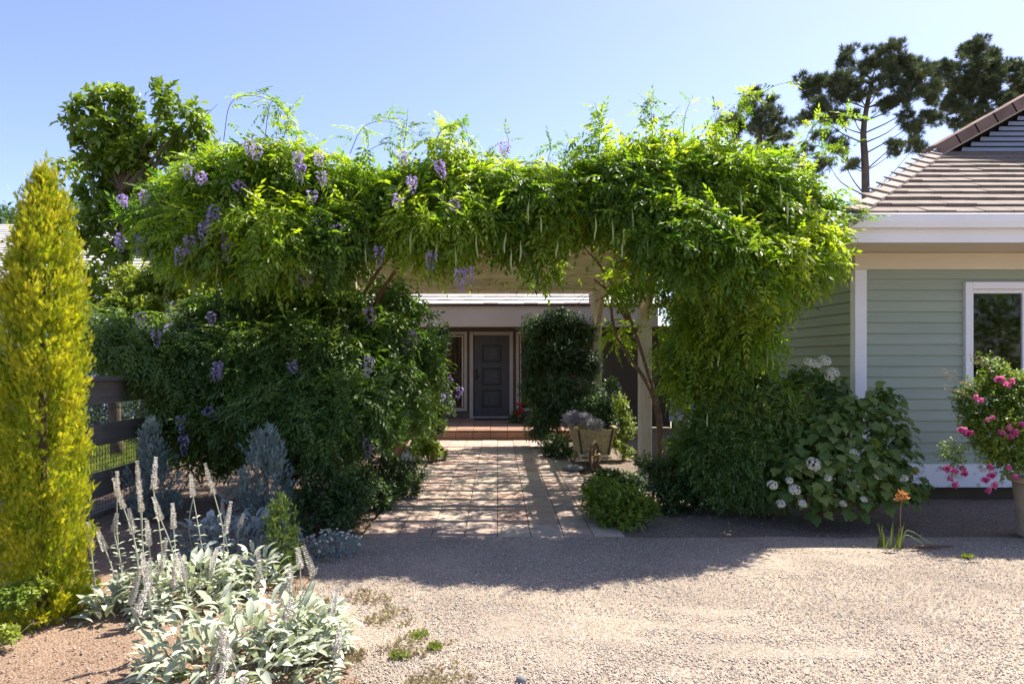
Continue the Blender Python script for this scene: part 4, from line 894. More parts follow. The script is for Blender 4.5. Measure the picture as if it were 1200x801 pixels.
# junipers
SPb = [T_spray(.075, 9, .0065, 24, s+5) for s in range(3)]
conifer('blue_juniper', 'blue-grey upright juniper with feathery tips behind the silver plants', (-2.12, 6.25, 0), .98, .29, M['blue'], SPb, 130, 30, [(0,.8),(.2,1),(.45,.9),(.7,.66),(.88,.36),(1,.08)], .36, ragged=.25, w=.03, sc0=.85)
conifer('blue_juniper', 'darker blue juniper standing in shade against the end of the fence', (-3.42, 6.75, 0), 1.0, .26, M['blue'], SPb, 100, 28, [(0,.8),(.2,1),(.45,.9),(.7,.6),(.9,.28),(1,.05)], .38, ragged=.3, w=.03, sc0=.85)
conifer('dwarf_juniper', 'small bright green cone-shaped juniper in front of the blue one', (-1.58, 4.98, 0), .60, .150, M['cone'], [T_spray(.05, 8, .007, 30, s) for s in range(3)], 90, 20, [(0,.75),(.2,1),(.45,.95),(.7,.7),(.88,.38),(1,.06)], .20, ragged=.16, w=.018, sc0=.8)
# low plant at the cypress foot
shrub('edging_plant', 'small olive-yellow plant at the foot of the golden cypress', 'plant', [B(14,700,3.85,22,12), B(40,690,3.95,20,10), B(8,745,3.7,12,10)], 260, [T_leaf(.03, .016, .3)], M['bright'], .05, tb=.2, r=.004)
# magnolia-like tree behind on the left
def tree(name, label, cat, base, blobs, trunk, r0, nsh, T, m, L=.25, per=5, bark='bark', limbs=True, group=None, rise=.12, lr=.42, every=1, **kw):
    root = empty(name, base, label, cat, group)
    A = shoots(blobs, nsh, per, L, **kw); scatter('crown', T, A[0], A[1], A[2], A[3], A[4], m, root)
    mb = MB(); tp = [Vector(base)]+[Vector(t) for t in trunk]; cp = curve_pts(tp, 14) if len(tp) > 1 else tp
    mb.tube(cp, [r0*(1-.65*i/14) for i in range(15)], 9); mb.build('trunk', M[bark], root, True)
    if limbs:
        mb = MB()
        for b in blobs[::every]:
            c = Vector(b[:3]); zs = [p for p in cp if p.z < c.z-rise*abs(c.x-p.x)-.1] or [cp[1]]
            s = min(zs, key=lambda p: (p-c).length+.25*abs(p.z-(c.z-1.0*r0*12))); mid = s.lerp(c, .5)+Vector((0, 0, -(c-s).length*.06))
            mb.tube(curve_pts([s, mid+Vector((random.uniform(-1, 1), random.uniform(-1, 1), 0))*r0, c], 6), [r0*lr*(1-.85*i/6) for i in range(7)], 6)
        mb.build('limb', M[bark], root, True)
    return root
mg = [(100,132,20),(88,150,16),(122,118,18),(145,120,17),(152,135,14),(75,200,10),(90,205,13),(118,152,22),(105,175,20),(135,165,22),(160,160,20),(150,190,24),(125,195,22),(178,180,22),(192,108,11),(193,124,12),(195,142,13),(198,160,16),(225,133,15),(232,150,15),(240,168,13),(215,178,20),(235,185,14),(110,225,20),(135,225,22),(165,215,20),(120,255,22),(145,262,20),(105,280,20),(125,300,20),(110,325,16),(150,295,18),(95,250,12),(172,250,18),(175,290,18),(115,345,14),(140,330,16)]
tree('magnolia_tree', 'broad-leaved magnolia tree rising above the wisteria on the left', 'tree', (-5.9, 10.6, 0), [B(x, y, 10.5+random.uniform(-.3, .5), r*.85) for x, y, r in mg], [(-5.95,10.6,1.4),(-5.85,10.6,2.8),(-5.8,10.5,4.2)], .10, 1250, [T_leaf(.16, .085, .3, .5, .2), T_leaf(.13, .075, .35, .5, .1)], M['magn'], L=.18, per=6, droop=.1, upb=.5, topbright=.3, inset=.12, rise=.5, lr=.3)
# pale shrub in the sun behind
shrub('sunlit_shrub', 'light green shrub in full sun behind the wisteria on the left', 'shrub', [B(190,325,8.6,22), B(215,335,8.5,22), B(165,345,8.5,22), B(245,330,8.7,18), B(140,365,8.3,18), B(150,330,8.8,18), B(200,305,8.9,18), B(175,365,8.3,18), B(232,350,8.4,16)], 1300, LF, M['bright'], .16, scale=1.6, tb=.3)
for (lab, c, r, h) in [('distant dark green tree behind the golden cypress', (-23, 32), 3.0, 9.4), ('distant dark green tree between the cypress and the magnolia', (-19.5, 33), 3.0, 9.6)]:
    bl = [(c[0]+random.uniform(-1, 1)*r*.7, c[1]+random.uniform(-1, 1)*r*.6, h-1.7-abs(random.gauss(0, 1.4)), 1.5, 1.5, 1.3) for _ in range(12)]
    tree('distant_tree', lab, 'tree', (c[0], c[1], 0), bl, [(c[0], c[1], h*.4), (c[0]+.3, c[1], h*.75)], .25, 1500, [T_leaf(.3, .16)], M['darkleaf'], L=.4, per=5, limbs=False, group='trees far behind the house')
# pines
PN = [T_cluster(14, .30, .024, 1.1, s) for s in range(4)]
def pine(label, base, trunk, cl, D, nper, r0):
    bl = []
    for x, y, r in cl:
        dd = D+random.uniform(-1.2, 1.2)
        for q in range(7): bl.append(B(x+random.gauss(0, .75)*r*(q > 0), y+random.gauss(0, .55)*r*(q > 0), dd+random.uniform(-.6, .6), r*random.uniform(.3, .6), r*random.uniform(.24, .42)))
    return tree('pine_tree', label, 'tree', base, bl, trunk, r0, nper, PN, M['pine'], rise=.5, lr=.15, every=7, L=.20, per=4, bark='barkpine', droop=-.3, upb=.8, fan=.7, jit=.55, inner=.2, inset=.0, group='tall pines behind the right roof')
D = 36; bx = at(1012, 421, D).x
pine('tall open-crowned pine with forked trunk left of the roof hip', (bx+.2, D, 0), [(bx+.15, D, 6), tuple(at(1014,200,D)), tuple(at(1012,150,D)), tuple(at(1022,95,D))],
     [(958,98,15),(946,112,12),(975,112,14),(962,128,14),(985,92,11),(990,72,9),(1003,108,10),(1018,78,13),(1035,66,13),(1050,58,11),(1060,78,15),(1045,88,15),(1030,98,13),(1072,92,14),(1080,110,13),(1060,112,15),(1040,122,11),(948,138,9),(1085,135,10),(1070,150,10),(975,140,9),(1000,135,7),(985,178,10),(970,190,10),(1050,175,10),(1072,172,9),(1000,60,7),(1058,140,9),(1090,82,8),(965,160,7),(1000,195,8)], D, 2000, .28)
D = 40; bx = at(1130, 421, D).x
pine('broad dense pine above the roof ridge at the right edge', (bx, D, 0), [(bx, D, 7), tuple(at(1130,165,D)), tuple(at(1138,120,D)), tuple(at(1148,75,D))],
     [(1148,58,12),(1135,68,12),(1160,70,13),(1120,82,12),(1145,85,14),(1172,85,13),(1105,92,10),(1100,78,8),(1190,95,14),(1185,80,10),(1165,102,14),(1140,105,14),(1118,105,12),(1200,110,14),(1180,118,12),(1150,122,13),(1125,125,11),(1108,120,8),(1135,142,11),(1155,140,9),(1120,145,8),(1100,108,8),(1210,90,14)], D, 2000, .28)
D = 38; bx = at(892, 421, D).x
pine('dark pine mostly hidden behind the right end of the wisteria', (bx, D, 0), [(bx, D, 7), tuple(at(890,170,D)), tuple(at(888,130,D))],
     [(862,140,12),(880,128,13),(898,125,12),(912,140,12),(885,148,14),(905,158,12),(920,160,10),(870,155,12),(930,185,12),(945,200,10),(900,175,12)], D, 600, .3)
# trees on the far side of the drive, behind the camera (seen in the window glass)
for i, (x, y, h) in enumerate([(-16,-24,6),(-5,-27,7),(6,-25,6.5),(16,-24,8),(27,-25,6.5)]):
    bl = [(x+random.uniform(-3, 3), y+random.uniform(-1.5, 1.5), random.uniform(1.6, h-1.5), 2.2, 2.0, 1.6) for _ in range(13)]
    tree('garden_tree', ['leafy garden tree across the drive, farthest left','leafy garden tree across the drive, second from left','leafy garden tree across the drive, in the middle','leafy garden tree across the drive, the tallest','leafy garden tree across the drive, farthest right'][i], 'tree', (x, y, 0), bl, [(x, y, h*.4), (x+.3, y, h*.8)], .22, 1500, [T_leaf(.34, .2)], M['magn'], L=.4, per=5, limbs=False, group='trees across the drive')
# ================================================================== SILVER PLANTS (lamb's ear)
def woolmeshes(m):
    out = []
    for s, (l, w_, ar) in enumerate([(.12,.042,.5),(.105,.040,.9),(.13,.042,1.1),(.095,.038,.3),(.12,.046,.8)]):
        V, Fc = T_wool(l, w_, ar, s)
        for tn in (.1, .5, .9): out.append(fast_mesh('leaf', V, Fc, np.full(len(V), tn), m))
    return out
WM = woolmeshes(M['sage']); WB = woolmeshes(M['shadesage'])
for me in WM+WB+hleaf: me.shade_smooth()
def spike_mesh(L, seed):
    r = random.Random(seed); Ts = []; b = T_leaf(.015, .012, .5); n = int(L/.0105); tn = []
    for i in range(n):
        t = i/n; rad = .024*(1-.5*t**2)*(1+.14*math.sin(i*.9+seed)+.08*r.uniform(-1, 1)); k = 13
        for j in range(k):
            a = j*6.283/k+i*.4+r.uniform(-.2, .2)
            Ts.append(xf(b, Matrix.Translation((rad*.45*math.cos(a), rad*.45*math.sin(a), L*t)) @ Matrix.Rotation(a-math.pi/2, 4, 'Z') @ Matrix.Rotation(r.uniform(.35, .95), 4, 'X') @ Matrix.Rotation(r.uniform(-.5, .5), 4, 'Y') @ Matrix.Scale(1.05-.45*t, 4))); tn.append(r.random())
    V, Fc = join(Ts); return fast_mesh('flower_spike', V, Fc, np.repeat(np.array(tn), 5), M['spike'])
SPK = [spike_mesh(l, i) for i, l in enumerate((.12, .17, .22, .27))]
def stalk(top, foot, parent, k, leafm, nl=7, lean=.035):
    a = Vector(foot); b = Vector(top); mid = a.lerp(b, .5)+Vector((random.uniform(-lean, lean)*2, random.uniform(-lean, lean), 0))
    P = curve_pts([a, mid, b], 10); mb = MB(); mb.tube(P, [.0055-.002*i/10 for i in range(11)], 6)
    st = mb.build('flower_stalk', M['stemsilver'], parent)
    o = bpy.data.objects.new('flower_spike', SPK[k]); C.objects.link(o); o.parent = st
    dr = (P[-1]-P[-2]).normalized(); L = [.12,.17,.22,.27][k]
    # the stalk's mesh is in world units and its parent inverse cancels the root, so world coordinates work here
    o.location = P[-1]-dr*L*.25; o.rotation_euler = dr.to_track_quat('Z', 'Y').to_euler(); o.rotation_euler[2] += random.uniform(0, 3)
    for i in range(nl):
        p = P[int(2+6.5*i/nl)]; az = random.uniform(0, 6.28)
        for s in (0, math.pi):
            leafobj('leaf', random.choice(leafm), p, (math.cos(az+s), math.sin(az+s), random.uniform(.1, .8)), (random.uniform(-.2, .2), -.2, 1), (.85-.45*i/nl)*random.uniform(.7, 1), parent)
def wool(label, c, rx, ry, n, leafm, hmax, stalks, cat='plant', group=None):
    root = empty('silver_plant', (c[0], c[1], 0), label, cat, group)
    for i in range(n):
        r = math.sqrt(random.random()); a = random.uniform(0, 6.283); x = c[0]+rx*r*math.cos(a); y = c[1]+ry*r*math.sin(a)
        z = random.uniform(.03, hmax)*(1-.45*r*r); aa = a+random.uniform(-1.1, 1.1) if r > .4 else random.uniform(0, 6.28)
        el = random.uniform(.35, 1.4) if r < .75 else random.uniform(.0, 1.1)
        leafobj('leaf', random.choice(leafm), (x, y, z), (math.cos(aa)*math.cos(el), math.sin(aa)*math.cos(el), math.sin(el)), (-math.cos(aa)*math.sin(el)+random.uniform(-.3, .3), -math.sin(aa)*math.sin(el)+random.uniform(-.3, .3), math.cos(el)), random.uniform(.65, 1.15), root)
    for (px, py, d, k) in stalks:
        tp = at(px, py, d); tp.z -= .09
        stalk(tp, (c[0]+(tp.x-c[0])*.82+random.uniform(-.05, .05), tp.y+random.uniform(-.06, .06), .02), root, k, leafm)
    return root
G = 'silver lamb\'s ear plants in the left bed'
wool('silver woolly plant nearest the camera with broad pale leaves', (-1.28, 3.42), .48, .40, 460, WM, .40,
     [(248,752,3.05,2),(268,740,3.1,1),(372,645,3.6,1),(332,700,3.4,0),(172,655,3.6,1),(216,650,3.7,1),(306,652,3.7,1),(395,735,3.2,0),(290,790,2.95,0),(256,770,3.0,1),(352,640,3.7,0),(155,690,3.4,1)], group=G)
wool('silver woolly plant in the foreground whose leaves reach the edge of the gravel', (-1.02, 3.72), .22, .24, 200, WM, .28, [(384,690,3.6,1),(340,668,3.8,1)], group=G)
wool('silver woolly plant with a thick group of tall flower spikes beside the golden cypress', (-2.02, 4.42), .36, .28, 380, WM, .30,
     [(137,558,4.5,1),(142,570,4.5,2),(166,575,4.4,1),(178,547,4.4,2),(163,552,4.5,2),(186,585,4.3,1),(121,620,4.3,1),(132,600,4.4,0),(203,595,4.4,1),(155,600,4.3,1),(190,645,4.1,2),(204,662,4.1,1),(150,680,3.95,2),(175,670,4.0,2),(174,615,4.3,1)], group=G)
wool('silver woolly plant in the middle of the left bed with two tall spikes', (-1.72, 4.75), .27, .22, 230, WM, .26,
     [(248,553,4.75,2),(262,600,4.6,2),(240,645,4.4,2),(225,560,4.9,1)], group=G)
wool('silver plant with blue shade put into its leaf colour in front of the blue juniper', (-2.05, 5.35), .48, .30, 400, WB, .40,
     [(228,560,5.3,1),(280,600,5.1,0),(262,585,5.4,0)], group=G)
wool('silver plant close against the foot of the golden cypress', (-2.36, 4.2), .14, .16, 90, WM, .22, [(106,617,4.2,1)], group=G)
# white edging flowers
al = empty('edging_flowers', (-1.32, 5.55, 0), 'low mound of small white edging flowers at the left front corner of the path', 'flowering plant')
bl = [B(385,640,5.5,20,12), B(405,640,5.6,16,10), B(372,648,5.4,12,9)]; A = shoots(bl, 420, 5, .04, droop=0, upb=.8)
scatter('foliage', [T_leaf(.022, .009)], A[0], A[1], A[2], A[3], A[4], M['blue'], al)
P, Nn, _ = shell([(b[0], b[1], b[2]+.02, b[3], b[4], b[5]) for b in bl], 110, .05); P = P[Nn[:, 2] > .1]; Nn = Nn[Nn[:, 2] > .1]; P = P+Nn*.03
scatter('blossoms', [T_cluster(9, .016, .014, 1.2, s, .005) for s in range(2)], P, Nn+UP*.4, rng.normal(0, 1, P.shape), rng.uniform(.8, 1.3, len(P)), rng.uniform(.5, 1, len(P)), M['whitepetal'], al)
# dry low herbs at the drive edge: nobody could count them
n = 2600; y = rng.uniform(2.9, 4.7, n); x = edge(y)+rng.normal(.06, .22, n)+.05; g = np.sin(x*11+y*5)+np.sin(y*13-x*6); ok = g > .1; x = x[ok]; y = y[ok]; n = len(x)
scatter('dry_ground_cover', [T_cluster(8, .035, .006, 1.1, s) for s in range(3)], np.stack([x, y, np.full(n, .02)], 1), unit(rng.normal(0, .5, (n, 3))+UP), rng.normal(0, 1, (n, 3)), rng.uniform(.5, 1.2, n), rng.random(n), M['dry'], None, label='sparse dry low herbs along the edge of the gravel')['category'] = 'ground cover'
for (px, py, rr, lab) in [(490,748,.07,'small yellow-green weed tuft near the drive edge, the farther one'),(470,772,.055,'small yellow-green weed tuft near the drive edge, the nearer left one'),(508,762,.05,'small yellow-green weed tuft near the drive edge, the right one'),(212,797,.05,'small green weed at the bottom left of the dirt bed'),(1134,655,.05,'tiny weed on the gravel right of the dried bulb plant')]:
    d = EYE*F/(py-VY); c = at(px, py, d); n = 60; a = rng.random(n)*6.28; r_ = rng.random(n)*rr
    scatter('weed', [T_cluster(6, .03, .009, .9, 1)], np.stack([c.x+np.cos(a)*r_, c.y+np.sin(a)*r_, np.full(n, .02)], 1), unit(rng.normal(0, .5, (n, 3))+UP), rng.normal(0, 1, (n, 3)), rng.uniform(.6, 1.2, n), rng.uniform(.3, 1, n), M['grass'], None, kind=None, label=lab)['category'] = 'weed'
# sunlit grass behind the fence
n = 16000; x = rng.uniform(-14, -4.7, n); y = rng.uniform(6.8, 12.5, n)
g = scatter('lawn_grass', [T_cluster(6, .13, .012, .6, s) for s in range(3)], np.stack([x, y, np.full(n, .06)], 1), unit(rng.normal(0, .3, (n, 3))+UP), rng.normal(0, 1, (n, 3)), rng.uniform(.6, 1.3, n), rng.random(n), M['grass'], None, label='sunlit grass growing behind the fence'); g['category'] = 'grass'
shrub('hedge', 'dark low hedge on the far side of the lawn behind the fence', 'hedge', [(-14+i*.75, 12.9+random.uniform(-.15, .15), .6, .55, .4, .62) for i in range(13)], 2000, LF, M['darkleaf'], .15, scale=1.7, base=(-9.5, 12.9, 0))
# leaf litter under the shrubs
n = 1500; y = rng.uniform(5.6, 7.6, n); x = np.where(rng.random(n) < .6, rng.uniform(1.3, 4.2, n), rng.uniform(-3.2, -1.3, n))
g = scatter('leaf_litter', [T_leaf(.03, .014, .5)], np.stack([x, y, np.full(n, .03)], 1), unit(rng.normal(0, 1, (n, 3))*np.array([1, 1, .15])), unit(rng.normal(0, .4, (n, 3))+UP), rng.uniform(.5, 1.2, n), rng.random(n), M['dry'], None, label='fallen dry leaves scattered under the shrubs'); g['category'] = 'leaf litter'
n = 420; y = 3.2+3.2*rng.random(n)**.5; x = rng.uniform(-1, 1, n)*y*.8+.5; ok = x > edge(y); x = x[ok]; y = y[ok]; n = len(x)
g = scatter('fallen_leaves', [T_leaf(.028, .012, .5)], np.stack([x, y, np.full(n, .024)], 1), unit(rng.normal(0, 1, (n, 3))*np.array([1, 1, .1])), unit(rng.normal(0, .4, (n, 3))+UP), rng.uniform(.4, 1.1, n), rng.random(n), M['dry'], None, label='few small fallen leaves lying on the gravel drive'); g['category'] = 'leaf litter'
# ================================================================== FENCE
fe = empty('fence', (-4.0, 6.0, 0), 'brown board fence with wire mesh gaps and flat cap behind the golden cypress', 'fence')
FX = -4.0; FY0, FY1 = 3.6, 7.95
def rail(z0, z1, t=.035, name='board'):
    MB().box((FX-t/2+.0, FY0, z0), (FX+t/2, FY1-.06, z1), .005).build(name, M['fence'], fe)
MB().box((FX-.11, FY0-.05, 1.385), (FX+.11, FY1+.05, 1.425), .006).build('cap', M['fence'], fe)
for z0, z1 in ((1.15,1.38),(.74,.95),(.22,.47),(.03,.075)): rail(z0, z1)
for y in (3.7, 5.1, 6.5, 7.9): MB().box((FX-.10, y-.06, 0), (FX-.019, y+.06, 1.384), .006).build('post', M['fence'], fe)
mb = MB(); y = FY0
while y < FY1-.1: mb.box((FX-.024, y, .04), (FX-.020, y+.0035, 1.36)); y += .05
z = .08
while z < 1.36: mb.box((FX-.0285, FY0, z), (FX-.0245, FY1-.1, z+.0035)); z += .05
mb.build('wire_mesh', M['wire'], fe)
# ================================================================== CART, POTS, STONES, IRIS
cx, cyy = 1.43, 10.25
cart = empty('garden_cart', (cx, cyy, 0), 'weathered yellow wooden cart used as a planter beside the path', 'cart')
def hexa(mb, xb, xt, yb, yt, zb, zt):
    vs = [(xb[0],yb[0],zb),(xb[1],yb[0],zb),(xb[1],yb[1],zb),(xb[0],yb[1],zb),(xt[0],yt[0],zt),(xt[1],yt[0],zt),(xt[1],yt[1],zt),(xt[0],yt[1],zt)]
    return mb.add(vs, [(0,3,2,1),(4,5,6,7),(0,1,5,4),(1,2,6,5),(2,3,7,6),(3,0,4,7)])
zb, zt = .20, .58; wb, wt = .22, .29
nb = 4
for i in range(nb):   # front boards
    a, b = i/nb, (i+1)/nb-.02; za, zc = zb+(zt-zb)*a, zb+(zt-zb)*b; wa, wc = wb+(wt-wb)*a, wb+(wt-wb)*b; ya = cyy-.25-.04*a; yc = cyy-.25-.04*b
    mb = MB(); hexa(mb, (cx-wa, cx+wa), (cx-wc, cx+wc), (ya, ya+.02), (yc, yc+.02), za, zc); mb.build('front_board', M['cart'], cart)
    mb = MB(); hexa(mb, (cx-wa, cx+wa), (cx-wc, cx+wc), (cyy+.55, cyy+.57), (cyy+.57, cyy+.59), za, zc); mb.build('back_board', M['cart'], cart)
    for s in (-1, 1):
        mb = MB(); xa = cx+s*wa; xc = cx+s*wc
        hexa(mb, (min(xa, xa-s*.02), max(xa, xa-s*.02)), (min(xc, xc-s*.02), max(xc, xc-s*.02)), (cyy-.228, cyy+.548), (cyy-.268+.0, cyy+.568), za, zc); mb.build('side_board', M['cart'], cart)
for s in (-1, 1):
    mb = MB(); hexa(mb, (cx+s*(wb-.035)-.012, cx+s*(wb-.035)+.012), (cx+s*(wt-.04)-.012, cx+s*(wt-.04)+.012), (cyy-.262, cyy-.251), (cyy-.302, cyy-.291), zb-.03, zt+.0); mb.build('iron_strap', M['iron'], cart)
    MB().box((cx+s*wt-(.03 if s > 0 else .035), cyy-.34, zt+.002), (cx+s*wt+(.035 if s > 0 else .03), cyy+.62, zt+.035), .006).build('rim_rail', M['cart'], cart)
    MB().box((cx-.02+s*.13-.075, cyy-.33, .14), (cx-.02+s*.13+.075, cyy-.22, .215), .008).build('axle_block', M['post'], cart)
    MB().tube([(cx+s*.2, cyy+.5, .22), (cx+s*.24, cyy+1.1, .50), (cx+s*.25, cyy+1.35, .55)], .02, 8).build('handle', M['cart'], cart)
    MB().tube([(cx+s*.2, cyy+.5, .2), (cx+s*.22, cyy+.52, .0)], .02, 6).build('leg', M['cart'], cart)
MB().box((cx-.21, cyy-.22, zb), (cx+.21, cyy+.54, zb+.02)).build('floor_board', M['cart'], cart)
wx, wy, wr_ = cx-.05, cyy-.50, .20
mb = MB(); prof = []
ct_, st_ = math.cos(R(24)), math.sin(R(24))
ring = [(wx+st_*wr_*math.cos(a), wy+ct_*wr_*math.cos(a), wr_+.02+wr_*math.sin(a)) for a in [i*2*math.pi/28 for i in range(29)]]
wh = mb.tube(ring, .02, 6, cap=False).build('wheel', M['wheelwood'], cart)
mb = MB(); mb.tube([(wx+st_*(wr_+.021)*math.cos(a), wy+ct_*(wr_+.021)*math.cos(a), wr_+.02+(wr_+.021)*math.sin(a)) for a in [i*2*math.pi/28 for i in range(29)]], .009, 6, cap=False); sub(mb.build('tyre', M['iron']), wh)
for i in range(10):
    a = i*2*math.pi/10; sub(MB().tube([(wx, wy, wr_+.02), (wx+st_*(wr_-.015)*math.cos(a), wy+ct_*(wr_-.015)*math.cos(a), wr_+.02+(wr_-.015)*math.sin(a))], .009, 6).build('spoke', M['wheelwood']), wh)
sub(MB().tube([(wx-.055, wy, wr_+.02), (wx+.055, wy, wr_+.02)], .03, 12).build('hub', M['wheelwood']), wh)
MB().tube([(cx-.22, wy, wr_+.0), (cx+.2, wy, wr_+.0)], .012, 8).build('axle', M['iron'], cart)
for s in (-1, 1): MB().box((wx+s*.08-.015, wy-.02, wr_-.02), (wx+s*.08+.015, cyy-.25, wr_+.05), .004).build('fork_bar', M['cart'], cart)
shrub('grey_herb', 'grey-violet herb growing from the left side of the cart', 'plant', [B(672,490,10.2,12,9), B(665,495,10.1,8,8), B(684,492,10.2,12,8), B(697,498,10.0,12,4)], 420, [T_leaf(.05, .010, .2)], M['lav'], .07, base=(1.2, 10.25, .35), r=.004)
shrub('cart_shrub', 'dark green leafy shrub growing from the right side of the cart', 'shrub', [B(705,480,10.5,16,20), B(715,495,10.4,12,12), B(690,478,10.6,12,14), B(716,455,10.7,10,14)], 500, LF, M['darkleaf'], .10, base=(1.6, 10.35, .35), r=.008)
shrub('pale_shrub', 'pale yellow-green shrub behind the cart by the post', 'shrub', [B(727,480,10.9,10,20), B(735,500,10.8,10,18), B(722,520,10.9,8,16), B(733,530,10.8,10,10)], 340, LF, M['bright'], .1, tb=.25, r=.006)
def rock(name, label, c, s, m):
    mb = MB(); r = random.Random(len(label)); n, k = 12, 7; vs = []; fs = []
    for i in range(k+1):
        t = i/k; rr = math.sin(t*math.pi)**.7 if 0 < i < k else .02
        for j in range(n): vs.append((c[0]+s[0]*rr*math.cos(j*6.283/n)*r.uniform(.85, 1.1), c[1]+s[1]*rr*math.sin(j*6.283/n)*r.uniform(.85, 1.1), c[2]+s[2]*(-math.cos(t*math.pi))*r.uniform(.92, 1.05)))
    for i in range(k):
        for j in range(n): fs.append((i*n+j, i*n+(j+1) % n, (i+1)*n+(j+1) % n, (i+1)*n+j))
    fs += [tuple(range(n))[::-1], tuple(k*n+j for j in range(n))]
    return mb.add(vs, fs).build(name, m, None, True, label, 'stone')
rock('stone', 'flat dark grey stone lying on the path in front of the cart', (1.10, 9.75, .05), (.17, .14, .05), M['stone'])
rock('stone', 'pale white stone between the terracotta pot and the lime plant', (-1.36, 10.5, .10), (.13, .10, .11), M['palestone'])
rock('stone', 'grey boulder at the front of the bluish silver plant', (-1.82, 4.95, .06), (.20, .14, .12), M['stone'])
rock('stone', 'small dark stone on the gravel at the bottom of the frame', at(611,799,3.38)[0:2]+(.015,), (.03, .025, .02), M['stone'])
pt = empty('terracotta_pot', (-1.62, 10.6, 0), 'terracotta pot at the left path edge under the wisteria shrub', 'pot')
MB().lathe([(.13,0),(.16,.05),(.19,.26),(.20,.27),(.165,.265),(.15,.22)], (-1.62, 10.6, 0), 24).build('body', M['terracotta'], pt, True)
MB().lathe([(.205,.262),(.21,.31),(.175,.312),(.168,.266)], (-1.62, 10.6, 0), 24).build('rim', M['terracotta'], pt, True)
MB().lathe([(.165,.262),(.01,.285)], (-1.62, 10.6, 0), 16).build('potting_soil', M['soil'], pt)
# urn with roses
ux, uy = (1216-583)/F*6.15, 6.15
urn = empty('plant_urn', (ux, uy, 0), 'tall weathered clay urn holding the pink roses at the right edge', 'urn')
MB().lathe([(.15,0),(.16,.03),(.135,.06),(.15,.15),(.175,.35),(.19,.50),(.165,.50),(.14,.40)], (ux, uy, 0), 28).build('body', M['urn'], urn, True)
MB().lathe([(.192,.49),(.225,.505),(.23,.545),(.20,.56),(.17,.50)], (ux, uy, 0), 28).build('rim', M['urn'], urn, True)
rb = [B(1145,480,6.2,24), B(1150,470,6.2,30), B(1175,452,6.2,24), B(1195,485,6.15,34), B(1165,505,6.1,32), B(1140,500,6.1,16), B(1185,525,6.1,32), B(1215,500,6.1,34), B(1180,545,6.1,16), B(1116,532,6.0,14,18), B(1117,545,6.0,9,12), B(1160,535,6.0,16,20), B(1205,460,6.2,28), B(1165,435,6.2,14), B(1155,425,6.2,9), B(1200,545,6.0,18,10)]
rs = shrub('rose_bush', 'rose bush with pink blossoms spilling over the rim of the urn', 'shrub', rb, 3300, [T_leaf(.036, .022, .3, .45, .1)], M['bright'], .10, base=(ux, uy, .45), tb=.02, r=.007, jit=.25, scale=.9)
PK = bloom_meshes('blossom', M['pink'], 20, .030, .026, 4)
for (x, y, s) in [(1171,446,1),(1178,452,1),(1184,447,.8),(1172,508,.9),(1179,501,1),(1187,507,1),(1183,513,.8),(1128,506,1),(1136,509,.9),(1124,503,.7),(1110,549,.9),(1117,553,.9),(1126,550,.9),(1112,562,.8),(1118,568,.8),(1130,555,.7),(1141,466,.8),(1149,470,.7),(1158,548,.9),(1162,557,.8),(1155,563,.9),(1163,568,.9),(1157,574,.7),(1180,548,.8),(1188,560,.8),(1196,498,.7),(1155,492,.6),(1163,490,.6)]:
    put(PK, 'blossom', at(x, y, 5.92), rs, s*1.75)
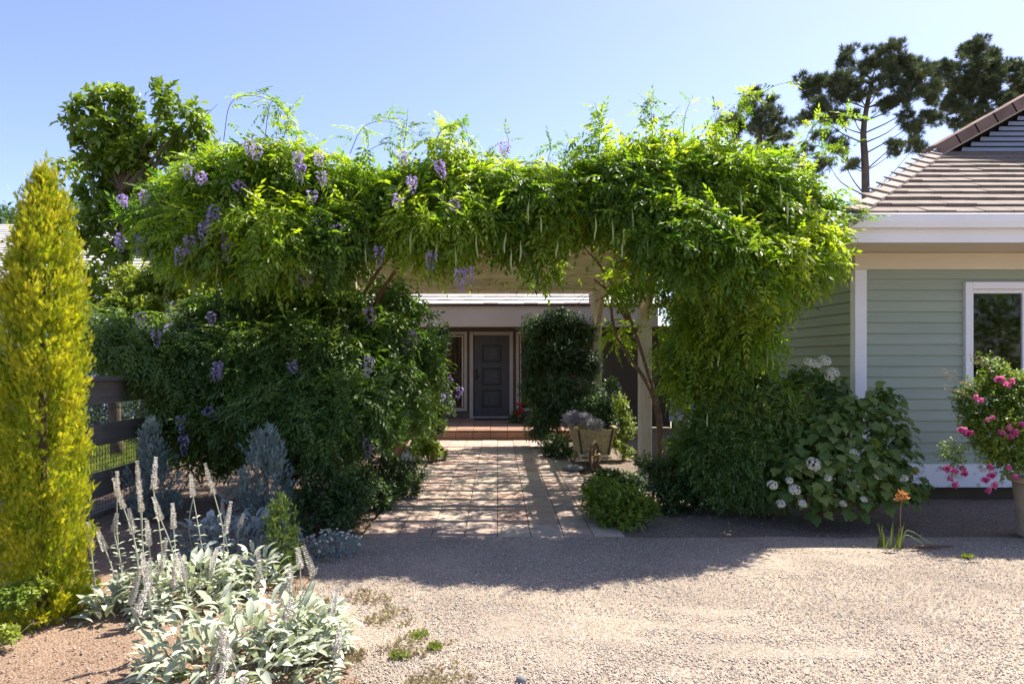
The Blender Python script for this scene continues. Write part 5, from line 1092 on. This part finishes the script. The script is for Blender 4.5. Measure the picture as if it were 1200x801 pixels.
# arching bare sprays
for pts in ([(1150,465,6.1),(1125,445,6.1),(1098,435,6.1)], [(1150,475,6.1),(1130,462,6.1),(1110,455,6.1)], [(1165,440,6.1),(1150,425,6.1),(1140,418,6.1)]):
    P = curve_pts([at(*p) for p in pts], 16); MB().tube(P, .0025, 5).build('twig', M['stalkred'], rs)
    n = 40; q = np.array([tuple(P[random.randint(3, 16)]) for _ in range(n)])+rng.normal(0, .025, (n, 3)); scatter('twig_leaves', [T_leaf(.022, .012)], q, rng.normal(0, 1, (n, 3)), rng.normal(0, 1, (n, 3))+UP, rng.uniform(.7, 1.2, n), rng.random(n), M['dry'], rs)
# dried bulb plant
ix, iy = 3.42, 5.78
ir = empty('bulb_plant', (ix, iy, 0), 'small bulb plant with one dried orange flower stalk standing on the gravel', 'plant')
st = MB().tube(curve_pts([(ix+.01, iy, 0), (ix-.01, iy, .25), (ix+.005, iy, .47)], 10), [.006-.002*i/10 for i in range(11)], 7).build('flower_stalk', M['stalkred'], ir)
DB = bloom_meshes('dried_flower', M['drypetal'], 9, .05, .022, 3)
for (dx, dz) in ((-.02, .43), (0, .46), (.02, .45), (.035, .42), (-.03, .40), (.01, .41)): put(DB, 'dried_flower', Vector((ix+dx, iy, dz)), ir, 1, face=(dx*12, -.4, 1))
for i in range(22):
    x0 = ix-.14+random.uniform(-.07, .16); h = random.uniform(.10, .26); ln = random.uniform(-.05, .06); w_ = .009; y0 = iy+random.uniform(-.06, .06)
    vs = []
    for t in (0, .35, .7, 1.0):
        ww = w_*(1-t**2); xx = x0+ln*t*t; zz = h*t-(.25*h*t*t if i % 4 == 0 else 0); vs += [(xx-ww, y0, zz), (xx+ww, y0+.003, zz)]
    fs = [(2*k, 2*k+1, 2*k+3, 2*k+2) for k in range(3)]; o = MB().add(vs, fs).build('blade', M['grass'], ir)
    a = o.data.attributes.new('tone', 'FLOAT', 'POINT'); a.data.foreach_set('value', [random.uniform(.3, 1)]*8)
for (a, b) in (((.05, .16), (.26, .03)), ((.04, .12), (.2, .02))):
    MB().tube(curve_pts([(ix, iy, .05), (ix+a[0], iy-.02, a[1]), (ix+b[0], iy-.05, b[1])], 8), .004, 5).build('dry_leaf', M['pod'], ir)
MB().tube(curve_pts([(ix+.05, iy-.06, .03), (ix+.2, iy-.05, .035), (ix+.42, iy-.03, .03)], 8), [.012,.017,.018,.016,.016,.014,.012,.01,.006], 7).build('stick', M['vinewood'], None, True, 'short bare stick lying on the gravel beside the dried bulb plant', 'stick')
